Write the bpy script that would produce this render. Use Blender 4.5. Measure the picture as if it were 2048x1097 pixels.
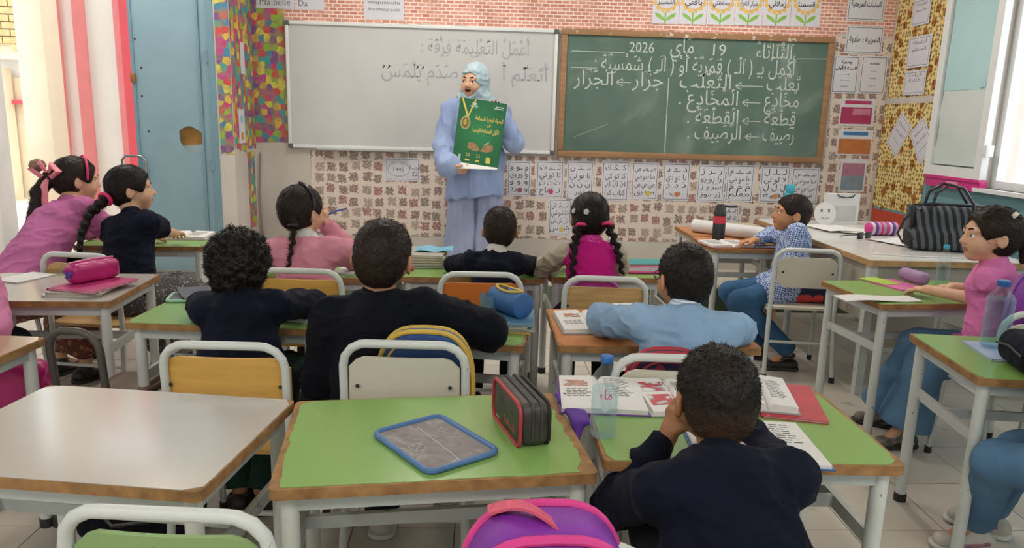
import bpy, bmesh, math, random
import numpy as np
from itertools import product
from mathutils import Vector, Matrix

for _o in list(bpy.data.objects):
    bpy.data.objects.remove(_o)
SC = bpy.context.scene
COL = SC.collection
rnd = random.Random(7)
R = math.radians

# ------------------------------------------------------------ camera
def camera_axes(pitch, roll, yaw):
    f = Vector((math.sin(yaw)*math.cos(pitch), math.cos(yaw)*math.cos(pitch), -math.sin(pitch)))
    rt = Vector((math.cos(yaw), -math.sin(yaw), 0))
    up = rt.cross(f)
    return (math.cos(roll)*rt+math.sin(roll)*up, -math.sin(roll)*rt+math.cos(roll)*up, f)
cam_data = bpy.data.cameras.new('camera')
cam_data.sensor_fit = 'HORIZONTAL'
cam_data.sensor_width = 36
cam_data.lens = 1480/2048*36
cam_data.clip_start = .05
cam = bpy.data.objects.new('camera', cam_data)
COL.objects.link(cam)
_r, _u, _f = camera_axes(R(11.71), R(1.616), R(2.45))
_m = Matrix((_r, _u, -_f)).transposed().to_4x4()
_m.translation = (0, 0, 1.313)
cam.matrix_world = _m
SC.camera = cam

# ------------------------------------------------------------ sky, exposure
world = bpy.data.worlds.new('sky')
SC.world = world
world.use_nodes = True
_bg = world.node_tree.nodes['Background']
_bg.inputs[0].default_value = (.93, .97, 1.0, 1)
_bg.inputs[1].default_value = 1.7
SC.view_settings.view_transform = 'Standard'
SC.view_settings.look = 'None'
SC.view_settings.gamma = 1
SC.view_settings.use_curve_mapping = False
SC.view_settings.exposure = .82
ADDED_LAMP_POWER = 16

# ------------------------------------------------------------ materials
MATS = {}
def srgb(c):
    if isinstance(c, str):
        c = tuple(int(c[i:i+2], 16)/255 for i in (0, 2, 4))
    return tuple((x/12.92 if x <= .04045 else ((x+.055)/1.055)**2.4) for x in c)
def newmat(name):
    m = bpy.data.materials.new(name)
    m.use_nodes = True
    nt = m.node_tree
    b = nt.nodes['Principled BSDF']
    return m, nt, b
def N(nt, t, **kw):
    n = nt.nodes.new(t)
    for k, v in kw.items():
        if k.startswith('i_'):
            key = k[2:]
            n.inputs[int(key) if key.isdigit() else key].default_value = v
        else:
            setattr(n, k, v)
    return n
def ramp(nt, stops, interp='LINEAR'):
    n = nt.nodes.new('ShaderNodeValToRGB')
    n.color_ramp.interpolation = interp
    e = n.color_ramp.elements
    while len(e) < len(stops):
        e.new(.5)
    for el, (p, c) in zip(e, stops):
        el.position = p
        el.color = (*srgb(c), 1)
    return n
def M(name, c, rough=.6, var=.12, scale=9, bump=0, bscale=120, metal=0, sheen=0, c2=None, spec=.5, coat=0, stretch=None):
    """plain procedural material: a base colour broken up by noise, optional fine relief"""
    if name in MATS:
        return MATS[name]
    m, nt, b = newmat(name)
    L = nt.links
    base = srgb(c)
    tc = N(nt, 'ShaderNodeTexCoord')
    src = tc.outputs['Object']
    if stretch:
        mp = N(nt, 'ShaderNodeMapping')
        mp.inputs['Scale'].default_value = stretch
        L.new(src, mp.inputs[0])
        src = mp.outputs[0]
    nz = N(nt, 'ShaderNodeTexNoise', i_Scale=scale, i_Detail=4.0)
    L.new(src, nz.inputs['Vector'])
    mx = N(nt, 'ShaderNodeMix', data_type='RGBA')
    d = srgb(c2) if c2 else tuple(x*(1-var) for x in base)
    l = base if c2 else tuple(min(1, x*(1+var)) for x in base)
    mx.inputs[6].default_value = (*l, 1)
    mx.inputs[7].default_value = (*d, 1)
    rp = N(nt, 'ShaderNodeMapRange')
    rp.inputs[1].default_value = .3
    rp.inputs[2].default_value = .7
    L.new(nz.outputs[0], rp.inputs[0])
    L.new(rp.outputs[0], mx.inputs[0])
    L.new(mx.outputs[2], b.inputs['Base Color'])
    b.inputs['Roughness'].default_value = rough
    b.inputs['Metallic'].default_value = metal
    b.inputs['Specular IOR Level'].default_value = spec
    if sheen:
        b.inputs['Sheen Weight'].default_value = sheen
        b.inputs['Sheen Roughness'].default_value = .5
    if coat:
        b.inputs['Coat Weight'].default_value = coat
        b.inputs['Coat Roughness'].default_value = .15
    if bump:
        n2 = N(nt, 'ShaderNodeTexNoise', i_Scale=bscale, i_Detail=3.0)
        L.new(src, n2.inputs['Vector'])
        bp = N(nt, 'ShaderNodeBump', i_Strength=bump, i_Distance=.004)
        L.new(n2.outputs[0], bp.inputs['Height'])
        L.new(bp.outputs[0], b.inputs['Normal'])
    MATS[name] = m
    return m
def chipped(name, c, under, amount=.62, scale=26, rough=.45, metal=0):
    """paint that has flaked off in small spots"""
    if name in MATS:
        return MATS[name]
    m, nt, b = newmat(name)
    L = nt.links
    tc = N(nt, 'ShaderNodeTexCoord')
    nz = N(nt, 'ShaderNodeTexNoise', i_Scale=scale, i_Detail=5.0, i_Roughness=.65)
    L.new(tc.outputs['Object'], nz.inputs['Vector'])
    rp = ramp(nt, [(0, c), (amount, c), (amount+.03, under), (1, under)])
    L.new(nz.outputs[0], rp.inputs[0])
    L.new(rp.outputs[0], b.inputs['Base Color'])
    b.inputs['Roughness'].default_value = rough
    b.inputs['Metallic'].default_value = metal
    MATS[name] = m
    return m
def clear(name, tint, alpha=.2, rough=.05):
    """thin clear plastic or window glass: mostly see-through with a little gloss"""
    if name in MATS:
        return MATS[name]
    m, nt, b = newmat(name)
    L = nt.links
    tr = N(nt, 'ShaderNodeBsdfTransparent')
    tr.inputs[0].default_value = (*srgb(tint), 1)
    b.inputs['Base Color'].default_value = (*srgb(tint), 1)
    b.inputs['Roughness'].default_value = rough
    lw = N(nt, 'ShaderNodeLayerWeight', i_Blend=.25)
    mr = N(nt, 'ShaderNodeMapRange')
    mr.inputs[3].default_value = alpha
    mr.inputs[4].default_value = min(1, alpha+.22)
    L.new(lw.outputs['Facing'], mr.inputs[0])
    mx = N(nt, 'ShaderNodeMixShader')
    L.new(mr.outputs[0], mx.inputs[0])
    L.new(tr.outputs[0], mx.inputs[1])
    L.new(b.outputs[0], mx.inputs[2])
    L.new(mx.outputs[0], nt.nodes['Material Output'].inputs[0])
    MATS[name] = m
    return m

# ------------------------------------------------------------ mesh helpers
def mesh_obj(name, V, F, mat, parent=None, smooth=False, loc=None):
    me = bpy.data.meshes.new(name)
    me.from_pydata([tuple(v) for v in V], [], [tuple(f) for f in F])
    me.update()
    if smooth:
        me.polygons.foreach_set('use_smooth', [True]*len(me.polygons))
    o = bpy.data.objects.new(name, me)
    if mat:
        for mm in (mat if isinstance(mat, (list, tuple)) else [mat]):
            me.materials.append(mm)
    COL.objects.link(o)
    if parent:
        o.parent = parent
    if loc:
        o.location = loc
    return o
class MB:
    """collects simple shapes into one mesh"""
    def __init__(s):
        s.V = []; s.F = []; s.S = []
    def add(s, V, F, smooth=False):
        n = len(s.V)
        s.V += [Vector(v) for v in V]
        s.F += [tuple(i+n for i in f) for f in F]
        s.S += [smooth]*len(F)
        return s
    def box(s, c, d, rot=None, ch=0):
        x, y, z = (k/2 for k in d)
        if ch <= 0:
            V = [Vector((i*x, j*y, k*z)) for i in (-1, 1) for j in (-1, 1) for k in (-1, 1)]
            F = [(0, 1, 3, 2), (4, 6, 7, 5), (0, 4, 5, 1), (2, 3, 7, 6), (0, 2, 6, 4), (1, 5, 7, 3)]
        else:
            bm = bmesh.new()
            bmesh.ops.create_cube(bm, size=1)
            for v in bm.verts:
                v.co = Vector((v.co.x*2*x, v.co.y*2*y, v.co.z*2*z))
            bmesh.ops.bevel(bm, geom=bm.edges[:], offset=ch, segments=2, profile=.6, affect='EDGES')
            bm.verts.index_update()
            V = [v.co.copy() for v in bm.verts]
            F = [tuple(v.index for v in f.verts) for f in bm.faces]
            bm.free()
        if rot is not None:
            V = [rot @ v for v in V]
        c = Vector(c)
        return s.add([v+c for v in V], F, ch > 0)
    def bar(s, a, b, w, h, up=(0, 0, 1)):
        a = Vector(a); b = Vector(b)
        d = (b-a); l = d.length; d.normalize()
        u = Vector(up); sx = d.cross(u)
        if sx.length < 1e-4:
            sx = d.cross(Vector((1, 0, 0)))
        sx.normalize(); u = sx.cross(d)
        rot = Matrix((sx, d, u)).transposed()
        return s.box((a+b)/2, (w, l, h), rot)
    def tube(s, pts, r, n=8, closed=False, caps=True):
        P = [Vector(p) for p in pts]
        m = len(P)
        rr = r if isinstance(r, (list, tuple)) else [r]*m
        V = []; F = []
        prev = None
        for i, p in enumerate(P):
            if closed:
                t = (P[(i+1) % m]-P[i-1])
            else:
                t = (P[min(i+1, m-1)]-P[max(i-1, 0)])
            t.normalize()
            if prev is None:
                u = t.orthogonal().normalized()
            else:
                u = (prev-t*prev.dot(t))
                u = u.normalized() if u.length > 1e-6 else t.orthogonal().normalized()
            prev = u
            w = t.cross(u)
            for k in range(n):
                a = 2*math.pi*k/n
                V.append(p+(u*math.cos(a)+w*math.sin(a))*rr[i])
        for i in range(m if closed else m-1):
            j = (i+1) % m
            for k in range(n):
                F.append((i*n+k, i*n+(k+1) % n, j*n+(k+1) % n, j*n+k))
        if caps and not closed:
            F.append(tuple(reversed(range(n))))
            F.append(tuple((m-1)*n+k for k in range(n)))
        return s.add(V, F, True)
    def lathe(s, prof, n=20, c=(0, 0, 0), cap=True):
        c = Vector(c); V = []; F = []
        for (r, z) in prof:
            for k in range(n):
                a = 2*math.pi*k/n
                V.append(c+Vector((r*math.cos(a), r*math.sin(a), z)))
        for i in range(len(prof)-1):
            for k in range(n):
                F.append((i*n+k, i*n+(k+1) % n, (i+1)*n+(k+1) % n, (i+1)*n+k))
        if cap:
            F.append(tuple(reversed(range(n))))
            F.append(tuple((len(prof)-1)*n+k for k in range(n)))
        return s.add(V, F, True)
    def prism(s, poly, z0, z1):
        """poly: outline in x, y, counter-clockwise"""
        n = len(poly)
        V = [Vector((p[0], p[1], z0)) for p in poly]+[Vector((p[0], p[1], z1)) for p in poly]
        F = [tuple(reversed(range(n))), tuple(range(n, 2*n))]
        F += [(i, (i+1) % n, n+(i+1) % n, n+i) for i in range(n)]
        return s.add(V, F)
    def grid(s, fn, nu, nv, thick=0):
        V = [Vector(fn(i/nu, j/nv)) for i in range(nu+1) for j in range(nv+1)]
        q = lambda i, j: i*(nv+1)+j
        F = [(q(i, j), q(i+1, j), q(i+1, j+1), q(i, j+1)) for i in range(nu) for j in range(nv)]
        if thick:
            m = len(V)
            V += [v-Vector((0, 0, thick)) for v in V]
            F += [tuple(m+k for k in reversed(f)) for f in F[:]]
            for i in range(nu):
                F.append((q(i+1, 0), q(i, 0), m+q(i, 0), m+q(i+1, 0)))
                F.append((q(i, nv), q(i+1, nv), m+q(i+1, nv), m+q(i, nv)))
            for j in range(nv):
                F.append((q(0, j), q(0, j+1), m+q(0, j+1), m+q(0, j)))
                F.append((q(nu, j+1), q(nu, j), m+q(nu, j), m+q(nu, j+1)))
        return s.add(V, F, True)
    def xf(s, mat):
        s.V = [mat @ v for v in s.V]
        return s
    def build(s, name, mat, parent=None, loc=None):
        o = mesh_obj(name, s.V, s.F, mat, parent, False, loc)
        o.data.polygons.foreach_set('use_smooth', s.S)
        if any(s.S):
            try:
                o.data.set_sharp_from_angle(angle=R(42))
            except Exception:
                pass
        return o
def tag(o, label=None, cat=None, group=None, kind=None):
    if label: o['label'] = label
    if cat: o['category'] = cat
    if group: o['group'] = group
    if kind: o['kind'] = kind
    return o
def thing(name, label, cat, loc=(0, 0, 0), rz=0, group=None):
    o = bpy.data.objects.new(name, None)
    o.empty_display_size = .1
    COL.objects.link(o)
    o.location = loc
    o.rotation_euler = (0, 0, R(rz))
    return tag(o, label, cat, group)
def struct(name, mb, mat, label=None):
    o = mb.build(name, mat)
    return tag(o, label, None, None, 'structure')
def arcpts(c, r, a0, a1, n, plane='xz'):
    out = []
    for i in range(n+1):
        a = R(a0+(a1-a0)*i/n)
        u, v = r*math.cos(a), r*math.sin(a)
        out.append((c[0]+u, c[1], c[2]+v) if plane == 'xz' else ((c[0]+u, c[1]+v, c[2]) if plane == 'xy' else (c[0], c[1]+u, c[2]+v)))
    return out
def rrect(w, d, r, n=4):
    pts = []
    for cx, cy, a in ((w/2-r, d/2-r, 0), (-w/2+r, d/2-r, 90), (-w/2+r, -d/2+r, 180), (w/2-r, -d/2+r, 270)):
        for i in range(n+1):
            t = R(a+90*i/n)
            pts.append((cx+r*math.cos(t), cy+r*math.sin(t)))
    return pts

# ------------------------------------------------------------ lettering
_AR = {}
for _ch, _st, _n in zip('ءآأؤإئابةتثجحخدذرزسشصضطظعغفقكلمنهوىي',
        (0xFE80, 0xFE81, 0xFE83, 0xFE85, 0xFE87, 0xFE89, 0xFE8D, 0xFE8F, 0xFE93, 0xFE95, 0xFE99, 0xFE9D, 0xFEA1, 0xFEA5, 0xFEA9,
         0xFEAB, 0xFEAD, 0xFEAF, 0xFEB1, 0xFEB5, 0xFEB9, 0xFEBD, 0xFEC1, 0xFEC5, 0xFEC9, 0xFECD, 0xFED1, 0xFED5, 0xFED9, 0xFEDD,
         0xFEE1, 0xFEE5, 0xFEE9, 0xFEED, 0xFEEF, 0xFEF1),
        (1, 2, 2, 2, 2, 4, 2, 4, 2, 4, 4, 4, 4, 4, 2, 2, 2, 2, 4, 4, 4, 4, 4, 4, 4, 4, 4, 4, 4, 4, 4, 4, 4, 2, 2, 4)):
    _AR[_ch] = (_st, _n)
def arabic(s):
    """joined letter forms in reading order turned into visual order"""
    marks = lambda ch: 0x64B <= ord(ch) <= 0x652
    joins = lambda ch: ch == 'ـ' or (ch in _AR and _AR[ch][1] == 4)
    takes = lambda ch: ch == 'ـ' or (ch in _AR and _AR[ch][1] >= 2)
    def near(i, d):
        i += d
        while 0 <= i < len(s) and marks(s[i]):
            i += d
        return s[i] if 0 <= i < len(s) else ' '
    out = []
    i = 0
    while i < len(s):
        ch = s[i]
        if ch in _AR:
            prev = joins(near(i, -1)) and takes(ch)
            if ch == 'ل' and i+1 < len(s) and s[i+1] == 'ا':
                out.append(chr(0xFEFC if prev else 0xFEFB)); i += 2; continue
            nxt = joins(ch) and takes(near(i, 1))
            st, n = _AR[ch]
            k = (3 if prev else 2) if nxt else (1 if prev else 0)
            out.append(chr(st+min(k, n-1)))
            i += 1
        elif ch.isdigit():
            j = i
            while j < len(s) and s[j].isdigit():
                j += 1
            out.append(s[i:j]); i = j
        else:
            out.append({'(': ')', ')': '('}.get(ch, ch)); i += 1
    return ''.join(reversed(out))
def text_mesh(body, size, width=None, res=2, align='CENTER', bold=0):
    c = bpy.data.curves.new('t', 'FONT')
    c.body = body
    c.size = size
    c.align_x = align
    c.resolution_u = res
    c.offset = bold
    o = bpy.data.objects.new('t', c)
    COL.objects.link(o)
    bpy.context.view_layer.update()
    dg = bpy.context.evaluated_depsgraph_get()
    me = bpy.data.meshes.new_from_object(o.evaluated_get(dg))
    bpy.data.objects.remove(o)
    V = [v.co.copy() for v in me.vertices]
    F = [tuple(p.vertices) for p in me.polygons]
    bpy.data.meshes.remove(me)
    if width and V:
        x0 = min(v.x for v in V); x1 = max(v.x for v in V)
        k = width/max(x1-x0, 1e-6)
        V = [Vector(((v.x-(x0+x1)/2)*k, v.y, 0)) for v in V]
    return V, F
class Print:
    """flat lettering and line art gathered into one sheet of ink; x right, y up in the sheet's plane"""
    def __init__(s):
        s.mb = MB(); s.thin = 0
    def text(s, body, x, y, size, width=None, bold=0):
        V, F = text_mesh(body, size, width, bold=bold or s.thin)
        s.mb.add([v+Vector((x, y, 0)) for v in V], F)
        return s
    def ar(s, body, x, y, size, width=None, bold=0):
        return s.text(arabic(body), x, y, size, width, bold)
    def line(s, pts, w):
        for a, b in zip(pts[:-1], pts[1:]):
            a = Vector((*a, 0)); b = Vector((*b, 0))
            d = (b-a)
            if d.length < 1e-6: continue
            d.normalize(); n = Vector((-d.y, d.x, 0))*w/2
            s.mb.add([a-n-d*w*.3, b-n+d*w*.3, b+n+d*w*.3, a+n-d*w*.3], [(0, 1, 2, 3)])
        return s
    def rect(s, x, y, w, h):
        s.mb.add([(x-w/2, y-h/2, 0), (x+w/2, y-h/2, 0), (x+w/2, y+h/2, 0), (x-w/2, y+h/2, 0)], [(0, 1, 2, 3)])
        return s
    def poly(s, pts):
        s.mb.add([(*p, 0) for p in pts], [tuple(range(len(pts)))])
        return s
    def frame(s, x, y, w, h, t):
        return s.line([(x-w/2, y-h/2), (x+w/2, y-h/2), (x+w/2, y+h/2), (x-w/2, y+h/2), (x-w/2, y-h/2)], t)
    def build(s, name, mat, parent, mtx):
        s.mb.xf(mtx)
        return s.mb.build(name, mat, parent)

# ------------------------------------------------------------ soft shapes (blended volumes meshed by surface nets)
def A3(v):
    return np.array(tuple(v), np.float32)
def nets(D, org, vox):
    S = D < 0
    nx, ny, nz = D.shape
    c = np.zeros((nx-1, ny-1, nz-1), np.int8)
    for i, j, k in product((0, 1), repeat=3):
        c += S[i:nx-1+i, j:ny-1+j, k:nz-1+k]
    act = np.argwhere((c > 0) & (c < 8))
    idx = np.full(c.shape, -1, np.int64)
    idx[tuple(act.T)] = np.arange(len(act))
    pos = np.zeros((len(act), 3), np.float32)
    cnt = np.zeros(len(act), np.float32)
    cor = np.array(list(product((0, 1), repeat=3)))
    for a in cor:
        for ax in range(3):
            if a[ax]: continue
            b = a.copy(); b[ax] = 1
            va = D[tuple((act+a).T)]; vb = D[tuple((act+b).T)]
            m = (va < 0) != (vb < 0)
            t = va[m]/(va[m]-vb[m])
            pos[m] += a+(b-a)*t[:, None]
            cnt[m] += 1
    V = org+vox*(act+pos/cnt[:, None])
    Q = []
    for ax in range(3):
        u, w = (ax+1) % 3, (ax+2) % 3
        lo = [slice(1, -1)]*3; hi = [slice(1, -1)]*3
        lo[ax] = slice(0, -1); hi[ax] = slice(1, None)
        sa = S[tuple(lo)]; sb = S[tuple(hi)]
        e = np.argwhere(sa != sb)
        if not len(e): continue
        inside = sa[tuple(e.T)]
        p = e+1
        p[:, ax] -= 1
        du = np.zeros(3, int); du[u] = 1
        dw = np.zeros(3, int); dw[w] = 1
        q = np.stack([idx[tuple(x.T)] for x in (p, p-du, p-du-dw, p-dw)], 1)
        q[~inside] = q[~inside][:, ::-1]
        Q.append(q)
    return V, np.concatenate(Q)
_LAT = np.random.RandomState(3).rand(24, 24, 24).astype(np.float32)
def vnoise(P, scale, off=0.):
    p = np.asarray(P, np.float32)*scale+off+100
    i = np.floor(p).astype(int); f = p-i
    f = f*f*(3-2*f); i %= 24; j = (i+1) % 24
    g = lambda a, b, c: _LAT[a[:, 0], b[:, 1], c[:, 2]]
    x0 = g(i, i, i)*(1-f[:, 0])+g(j, i, i)*f[:, 0]
    x1 = g(i, j, i)*(1-f[:, 0])+g(j, j, i)*f[:, 0]
    x2 = g(i, i, j)*(1-f[:, 0])+g(j, i, j)*f[:, 0]
    x3 = g(i, j, j)*(1-f[:, 0])+g(j, j, j)*f[:, 0]
    y0 = x0*(1-f[:, 1])+x1*f[:, 1]; y1 = x2*(1-f[:, 1])+x3*f[:, 1]
    return y0*(1-f[:, 2])+y1*f[:, 2]-.5
class SDF:
    def __init__(s, vox=.006):
        s.v = vox; s.pr = []
    def cone(s, a, b, ra, rb=None, k=.02, flat=None, op=1):
        """tapered capsule; flat=(axis, factor) widens it along an axis"""
        a = A3(a); b = A3(b); rb = ra if rb is None else rb
        if flat:
            u = A3(flat[0]); u /= np.linalg.norm(u); fs = flat[1]
        else:
            u = None; fs = 1
        def f(P):
            q = P-a; ab = b-a
            if u is not None:
                q = q+u*((q@u)*(1/fs-1))[..., None]
                ab = ab+u*((ab@u)*(1/fs-1))
            L2 = max(float(ab@ab), 1e-9)
            t = np.clip((q@ab)/L2, 0, 1)
            return np.linalg.norm(q-t[..., None]*ab, axis=-1)-(ra+(rb-ra)*t)
        r = max(ra, rb)*max(fs, 1)
        s.pr.append((f, np.minimum(a, b)-r, np.maximum(a, b)+r, k, op))
        return s
    def chain(s, pts, rr, k=.02, flat=None):
        for i in range(len(pts)-1):
            s.cone(pts[i], pts[i+1], rr[i], rr[i+1], k, flat)
        return s
    def ell(s, c, r, rot=None, k=.02, op=1):
        c = A3(c); r = A3(r)
        Rm = None if rot is None else np.array(rot, np.float32)
        def f(P):
            q = P-c
            if Rm is not None:
                q = q@Rm
            k0 = np.linalg.norm(q/r, axis=-1); k1 = np.linalg.norm(q/(r*r), axis=-1)+1e-6
            return np.where(k0 < .05, -float(r.min())*.9, k0*(k0-1)/k1)
        m = float(r.max())
        s.pr.append((f, c-m, c+m, k, op))
        return s
    def box(s, c, d, r, rot=None, k=.01, op=1):
        c = A3(c); h = A3(d)/2
        Rm = None if rot is None else np.array(rot, np.float32)
        def f(P):
            q = P-c
            if Rm is not None:
                q = q@Rm
            q = np.abs(q)-h+r
            return np.linalg.norm(np.maximum(q, 0), axis=-1)+np.minimum(q.max(-1), 0)-r
        m = float(np.linalg.norm(h))
        s.pr.append((f, c-m, c+m, k, op))
        return s
    def plane(s, p, n, k=.004):
        """cuts everything on the side the normal points to"""
        p = A3(p); n = A3(n); n /= np.linalg.norm(n)
        s.pr.append((lambda P: -((P-p)@n), None, None, k, -1))
        return s
    def mesh(s):
        v = s.v
        adds = [p for p in s.pr if p[4] > 0]
        lo = np.min([p[1] for p in adds], 0)-3*v; hi = np.max([p[2] for p in adds], 0)+3*v
        n = np.ceil((hi-lo)/v).astype(int)+1
        D = np.full(tuple(n), 1., np.float32)
        ax = [lo[i]+v*np.arange(n[i], dtype=np.float32) for i in range(3)]
        for f, b0, b1, k, op in s.pr:
            mg = k+3*v
            if b0 is None:
                i0 = np.zeros(3, int); i1 = n
            else:
                i0 = np.clip(np.floor((b0-mg-lo)/v).astype(int), 0, n); i1 = np.clip(np.ceil((b1+mg-lo)/v).astype(int)+1, 0, n)
            if (i1 <= i0).any(): continue
            sl = tuple(slice(a, b) for a, b in zip(i0, i1))
            P = np.stack(np.meshgrid(*[ax[i][sl[i]] for i in range(3)], indexing='ij'), -1)
            d = f(P).astype(np.float32)
            E = D[sl]
            if op > 0:
                h = np.clip(.5+.5*(E-d)/k, 0, 1)
                D[sl] = E*(1-h)+d*h-k*h*(1-h)
            else:
                d = -d
                h = np.clip(.5-.5*(E-d)/k, 0, 1)
                D[sl] = E*(1-h)+d*h+k*h*(1-h)
        return nets(D, lo.astype(np.float32), v)
    def build(s, name, mat, parent=None, origin=(0, 0, 0), disp=None, matfn=None, smooth=1):
        V, Q = s.mesh()
        for _ in range(smooth):
            # one gentle averaging pass along quad edges
            acc = np.zeros_like(V); c = np.zeros(len(V), np.float32)
            for a in range(4):
                b = (a+1) % 4
                np.add.at(acc, Q[:, a], V[Q[:, b]]); np.add.at(c, Q[:, a], 1)
                np.add.at(acc, Q[:, b], V[Q[:, a]]); np.add.at(c, Q[:, b], 1)
            V = V*.5+.5*acc/c[:, None]
        if disp is not None:
            n = np.cross(V[Q[:, 1]]-V[Q[:, 0]], V[Q[:, 3]]-V[Q[:, 0]])
            vn = np.zeros_like(V)
            for a in range(4):
                np.add.at(vn, Q[:, a], n)
            vn /= np.linalg.norm(vn, axis=1)[:, None]+1e-12
            V = V+vn*disp(V)[:, None]
        me = bpy.data.meshes.new(name)
        W = (V-A3(origin)).astype(np.float32)
        me.vertices.add(len(W)); me.vertices.foreach_set('co', W.ravel())
        me.loops.add(len(Q)*4); me.loops.foreach_set('vertex_index', Q.ravel().astype(np.int32))
        me.polygons.add(len(Q)); me.polygons.foreach_set('loop_start', np.arange(0, len(Q)*4, 4, dtype=np.int32))
        me.polygons.foreach_set('use_smooth', np.ones(len(Q), bool))
        for mm in (mat if isinstance(mat, (list, tuple)) else [mat]):
            me.materials.append(mm)
        if matfn is not None:
            me.polygons.foreach_set('material_index', matfn(V[Q].mean(1)).astype(np.int32))
        me.update(calc_edges=True)
        o = bpy.data.objects.new(name, me)
        COL.objects.link(o)
        if parent:
            o.parent = parent
        return o

# ============================================================ THE SETTING
XL, XR, YB, YF, YD, ZC = -3.7, 3.15, -2.6, 5.85, 5.35, 3.1
ZP, YP = .17, 5.15            # platform height and front edge

def tile_mat():
    m, nt, b = newmat('floor tile')
    L = nt.links
    oi = N(nt, 'ShaderNodeObjectInfo')
    ge = N(nt, 'ShaderNodeNewGeometry')
    nz = N(nt, 'ShaderNodeTexNoise', i_Scale=1.6, i_Detail=6.0)
    n2 = N(nt, 'ShaderNodeTexNoise', i_Scale=60.0, i_Detail=3.0)
    n3 = N(nt, 'ShaderNodeTexNoise', i_Scale=7.0, i_Detail=5.0, i_Roughness=.7)
    for q in (nz, n2, n3):
        L.new(ge.outputs['Position'], q.inputs['Vector'])
    r1 = ramp(nt, [(.3, 'b9b0a2'), (.7, 'cfc8bb')])
    L.new(nz.outputs[0], r1.inputs[0])
    r3 = ramp(nt, [(0, '544b42'), (.27, '7d7265'), (.36, 'ffffff'), (1, 'ffffff')])
    L.new(n3.outputs[0], r3.inputs[0])
    m1 = N(nt, 'ShaderNodeMix', data_type='RGBA', blend_type='MULTIPLY')
    m1.inputs[0].default_value = .7
    L.new(r1.outputs[0], m1.inputs[6]); L.new(r3.outputs[0], m1.inputs[7])
    hs = N(nt, 'ShaderNodeHueSaturation')
    mr = N(nt, 'ShaderNodeMapRange')
    mr.inputs[3].default_value = .93; mr.inputs[4].default_value = 1.05
    L.new(oi.outputs['Random'], mr.inputs[0])
    L.new(mr.outputs[0], hs.inputs['Value'])
    L.new(m1.outputs[2], hs.inputs['Color'])
    L.new(hs.outputs[0], b.inputs['Base Color'])
    rr = N(nt, 'ShaderNodeMapRange')
    rr.inputs[3].default_value = .22; rr.inputs[4].default_value = .5
    L.new(nz.outputs[0], rr.inputs[0]); L.new(rr.outputs[0], b.inputs['Roughness'])
    return m
MT_TILE = tile_mat()
MT_PLASTER = M('white plaster', 'cfc9c0', .8, .05, 3, .15, 40)
MT_WALL = M('off white wall paint', 'cac3ba', .75, .06, 2.5, .1, 60, c2='b9b0a6')
MT_TEAL = M('teal wall paint', '6a929b', .6, .08, 5, .15, 70)
MT_BLUE = M('blue door paint', '86a1ac', .5, .06, 4, .1, 60)
MT_BLUED = M('blue frame paint', '71909d', .5, .07, 4)
MT_ALU = M('white aluminium', 'd9dad8', .35, .03, 5)
MT_GREENP = M('dark green skirting', '55654f', .6, .15, 6)
MT_PLAT = M('cement platform', 'bdb4a6', .55, .08, 3)

floor = struct('floor', MB().box(((XL+XR)/2, 1.3, -.035), (XR-XL+.36, 8.1, .06)), M('grout', '8b7f70', .9, .15, 20), 'beige terrazzo tiled floor of the classroom')
TS = .33
_tile = MB().box((0, 0, -.0065), (TS-.004, TS-.004, .013)).build('tile', MT_TILE, floor)
_cells = []
for i in range(int((XR-XL)/TS)+1):
    for j in range(-1, int(YP/TS)+1):
        x = XL+TS*(i+.5); y = TS*(j+.5)-.1
        if x+TS/2 > XR+.01 or y+TS/2 > YP+.1: continue
        _cells.append((abs(x) > .78*y+.35, y, x))
_cells.sort()
_first = True
for c in _cells[:299]:
    o = _tile if _first else _tile.copy()
    if not _first: COL.objects.link(o); o.parent = floor
    _first = False
    o.location = (c[2], c[1], 0)
_rest = MB()
for c in _cells[299:]:
    _rest.box((c[2], c[1], -.0065), (TS-.004, TS-.004, .013))
tag(_rest.build('tile_field', MT_TILE, floor), kind='stuff')

struct('floor_platform', MB().box(((XL+XR)/2, (YP+YF+.15)/2, ZP/2), (XR-XL, YF+.15-YP, ZP)), MT_PLAT, 'raised teaching platform under the boards')
struct('trim_1', MB().box(((XL+XR)/2, YP-.006, ZP/2-.004), (XR-XL, .012, ZP-.012)), MT_GREENP, 'dark green riser along the front of the platform')
struct('ceiling', MB().box(((XL+XR)/2, (YB+YF)/2, ZC+.06), (XR-XL+.4, YF-YB+.4, .12)), M('white ceiling', 'dedad2', .85, .03, 3))
struct('wall_front', MB().box(((-1.75+XR)/2, YF+.08, ZC/2), (XR+1.75, .16, ZC)), MT_WALL)
struct('wall_front_pier', MB().box((-1.805, (YD+YF+.16)/2, ZC/2), (.11, YF+.16-YD, ZC)), MT_WALL, 'short return of the front wall beside the blue door')
struct('wall_front_lintel', MB().box(((XL-1.86)/2, YD+.075, (2.62+ZC)/2), (-1.86-XL, .15, ZC-2.62)), MT_WALL)
struct('wall_front_jamb', MB().box(((XL-3.5)/2, YD+.075, 2.62/2), (-3.5-XL, .15, 2.62)), MT_WALL)
WIN_ADDED = [(-3.2, -1.5), (-.95, .75), (1.2, 2.8)]  # rear windows added behind the camera to brighten the front wall
_wb = MB().box(((XL+XR)/2, YB-.08, .47), (XR-XL+.3, .16, 1.06)).box(((XL+XR)/2, YB-.08, (2.6+ZC)/2), (XR-XL+.3, .16, ZC-2.6))
for _a, _b in zip([XL-.15]+[w[1] for w in WIN_ADDED], [w[0] for w in WIN_ADDED]+[XR+.15]):
    _wb.box(((_a+_b)/2, YB-.08, 1.8), (_b-_a, .16, 1.6))
struct('wall_back', _wb, MT_WALL)

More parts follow.
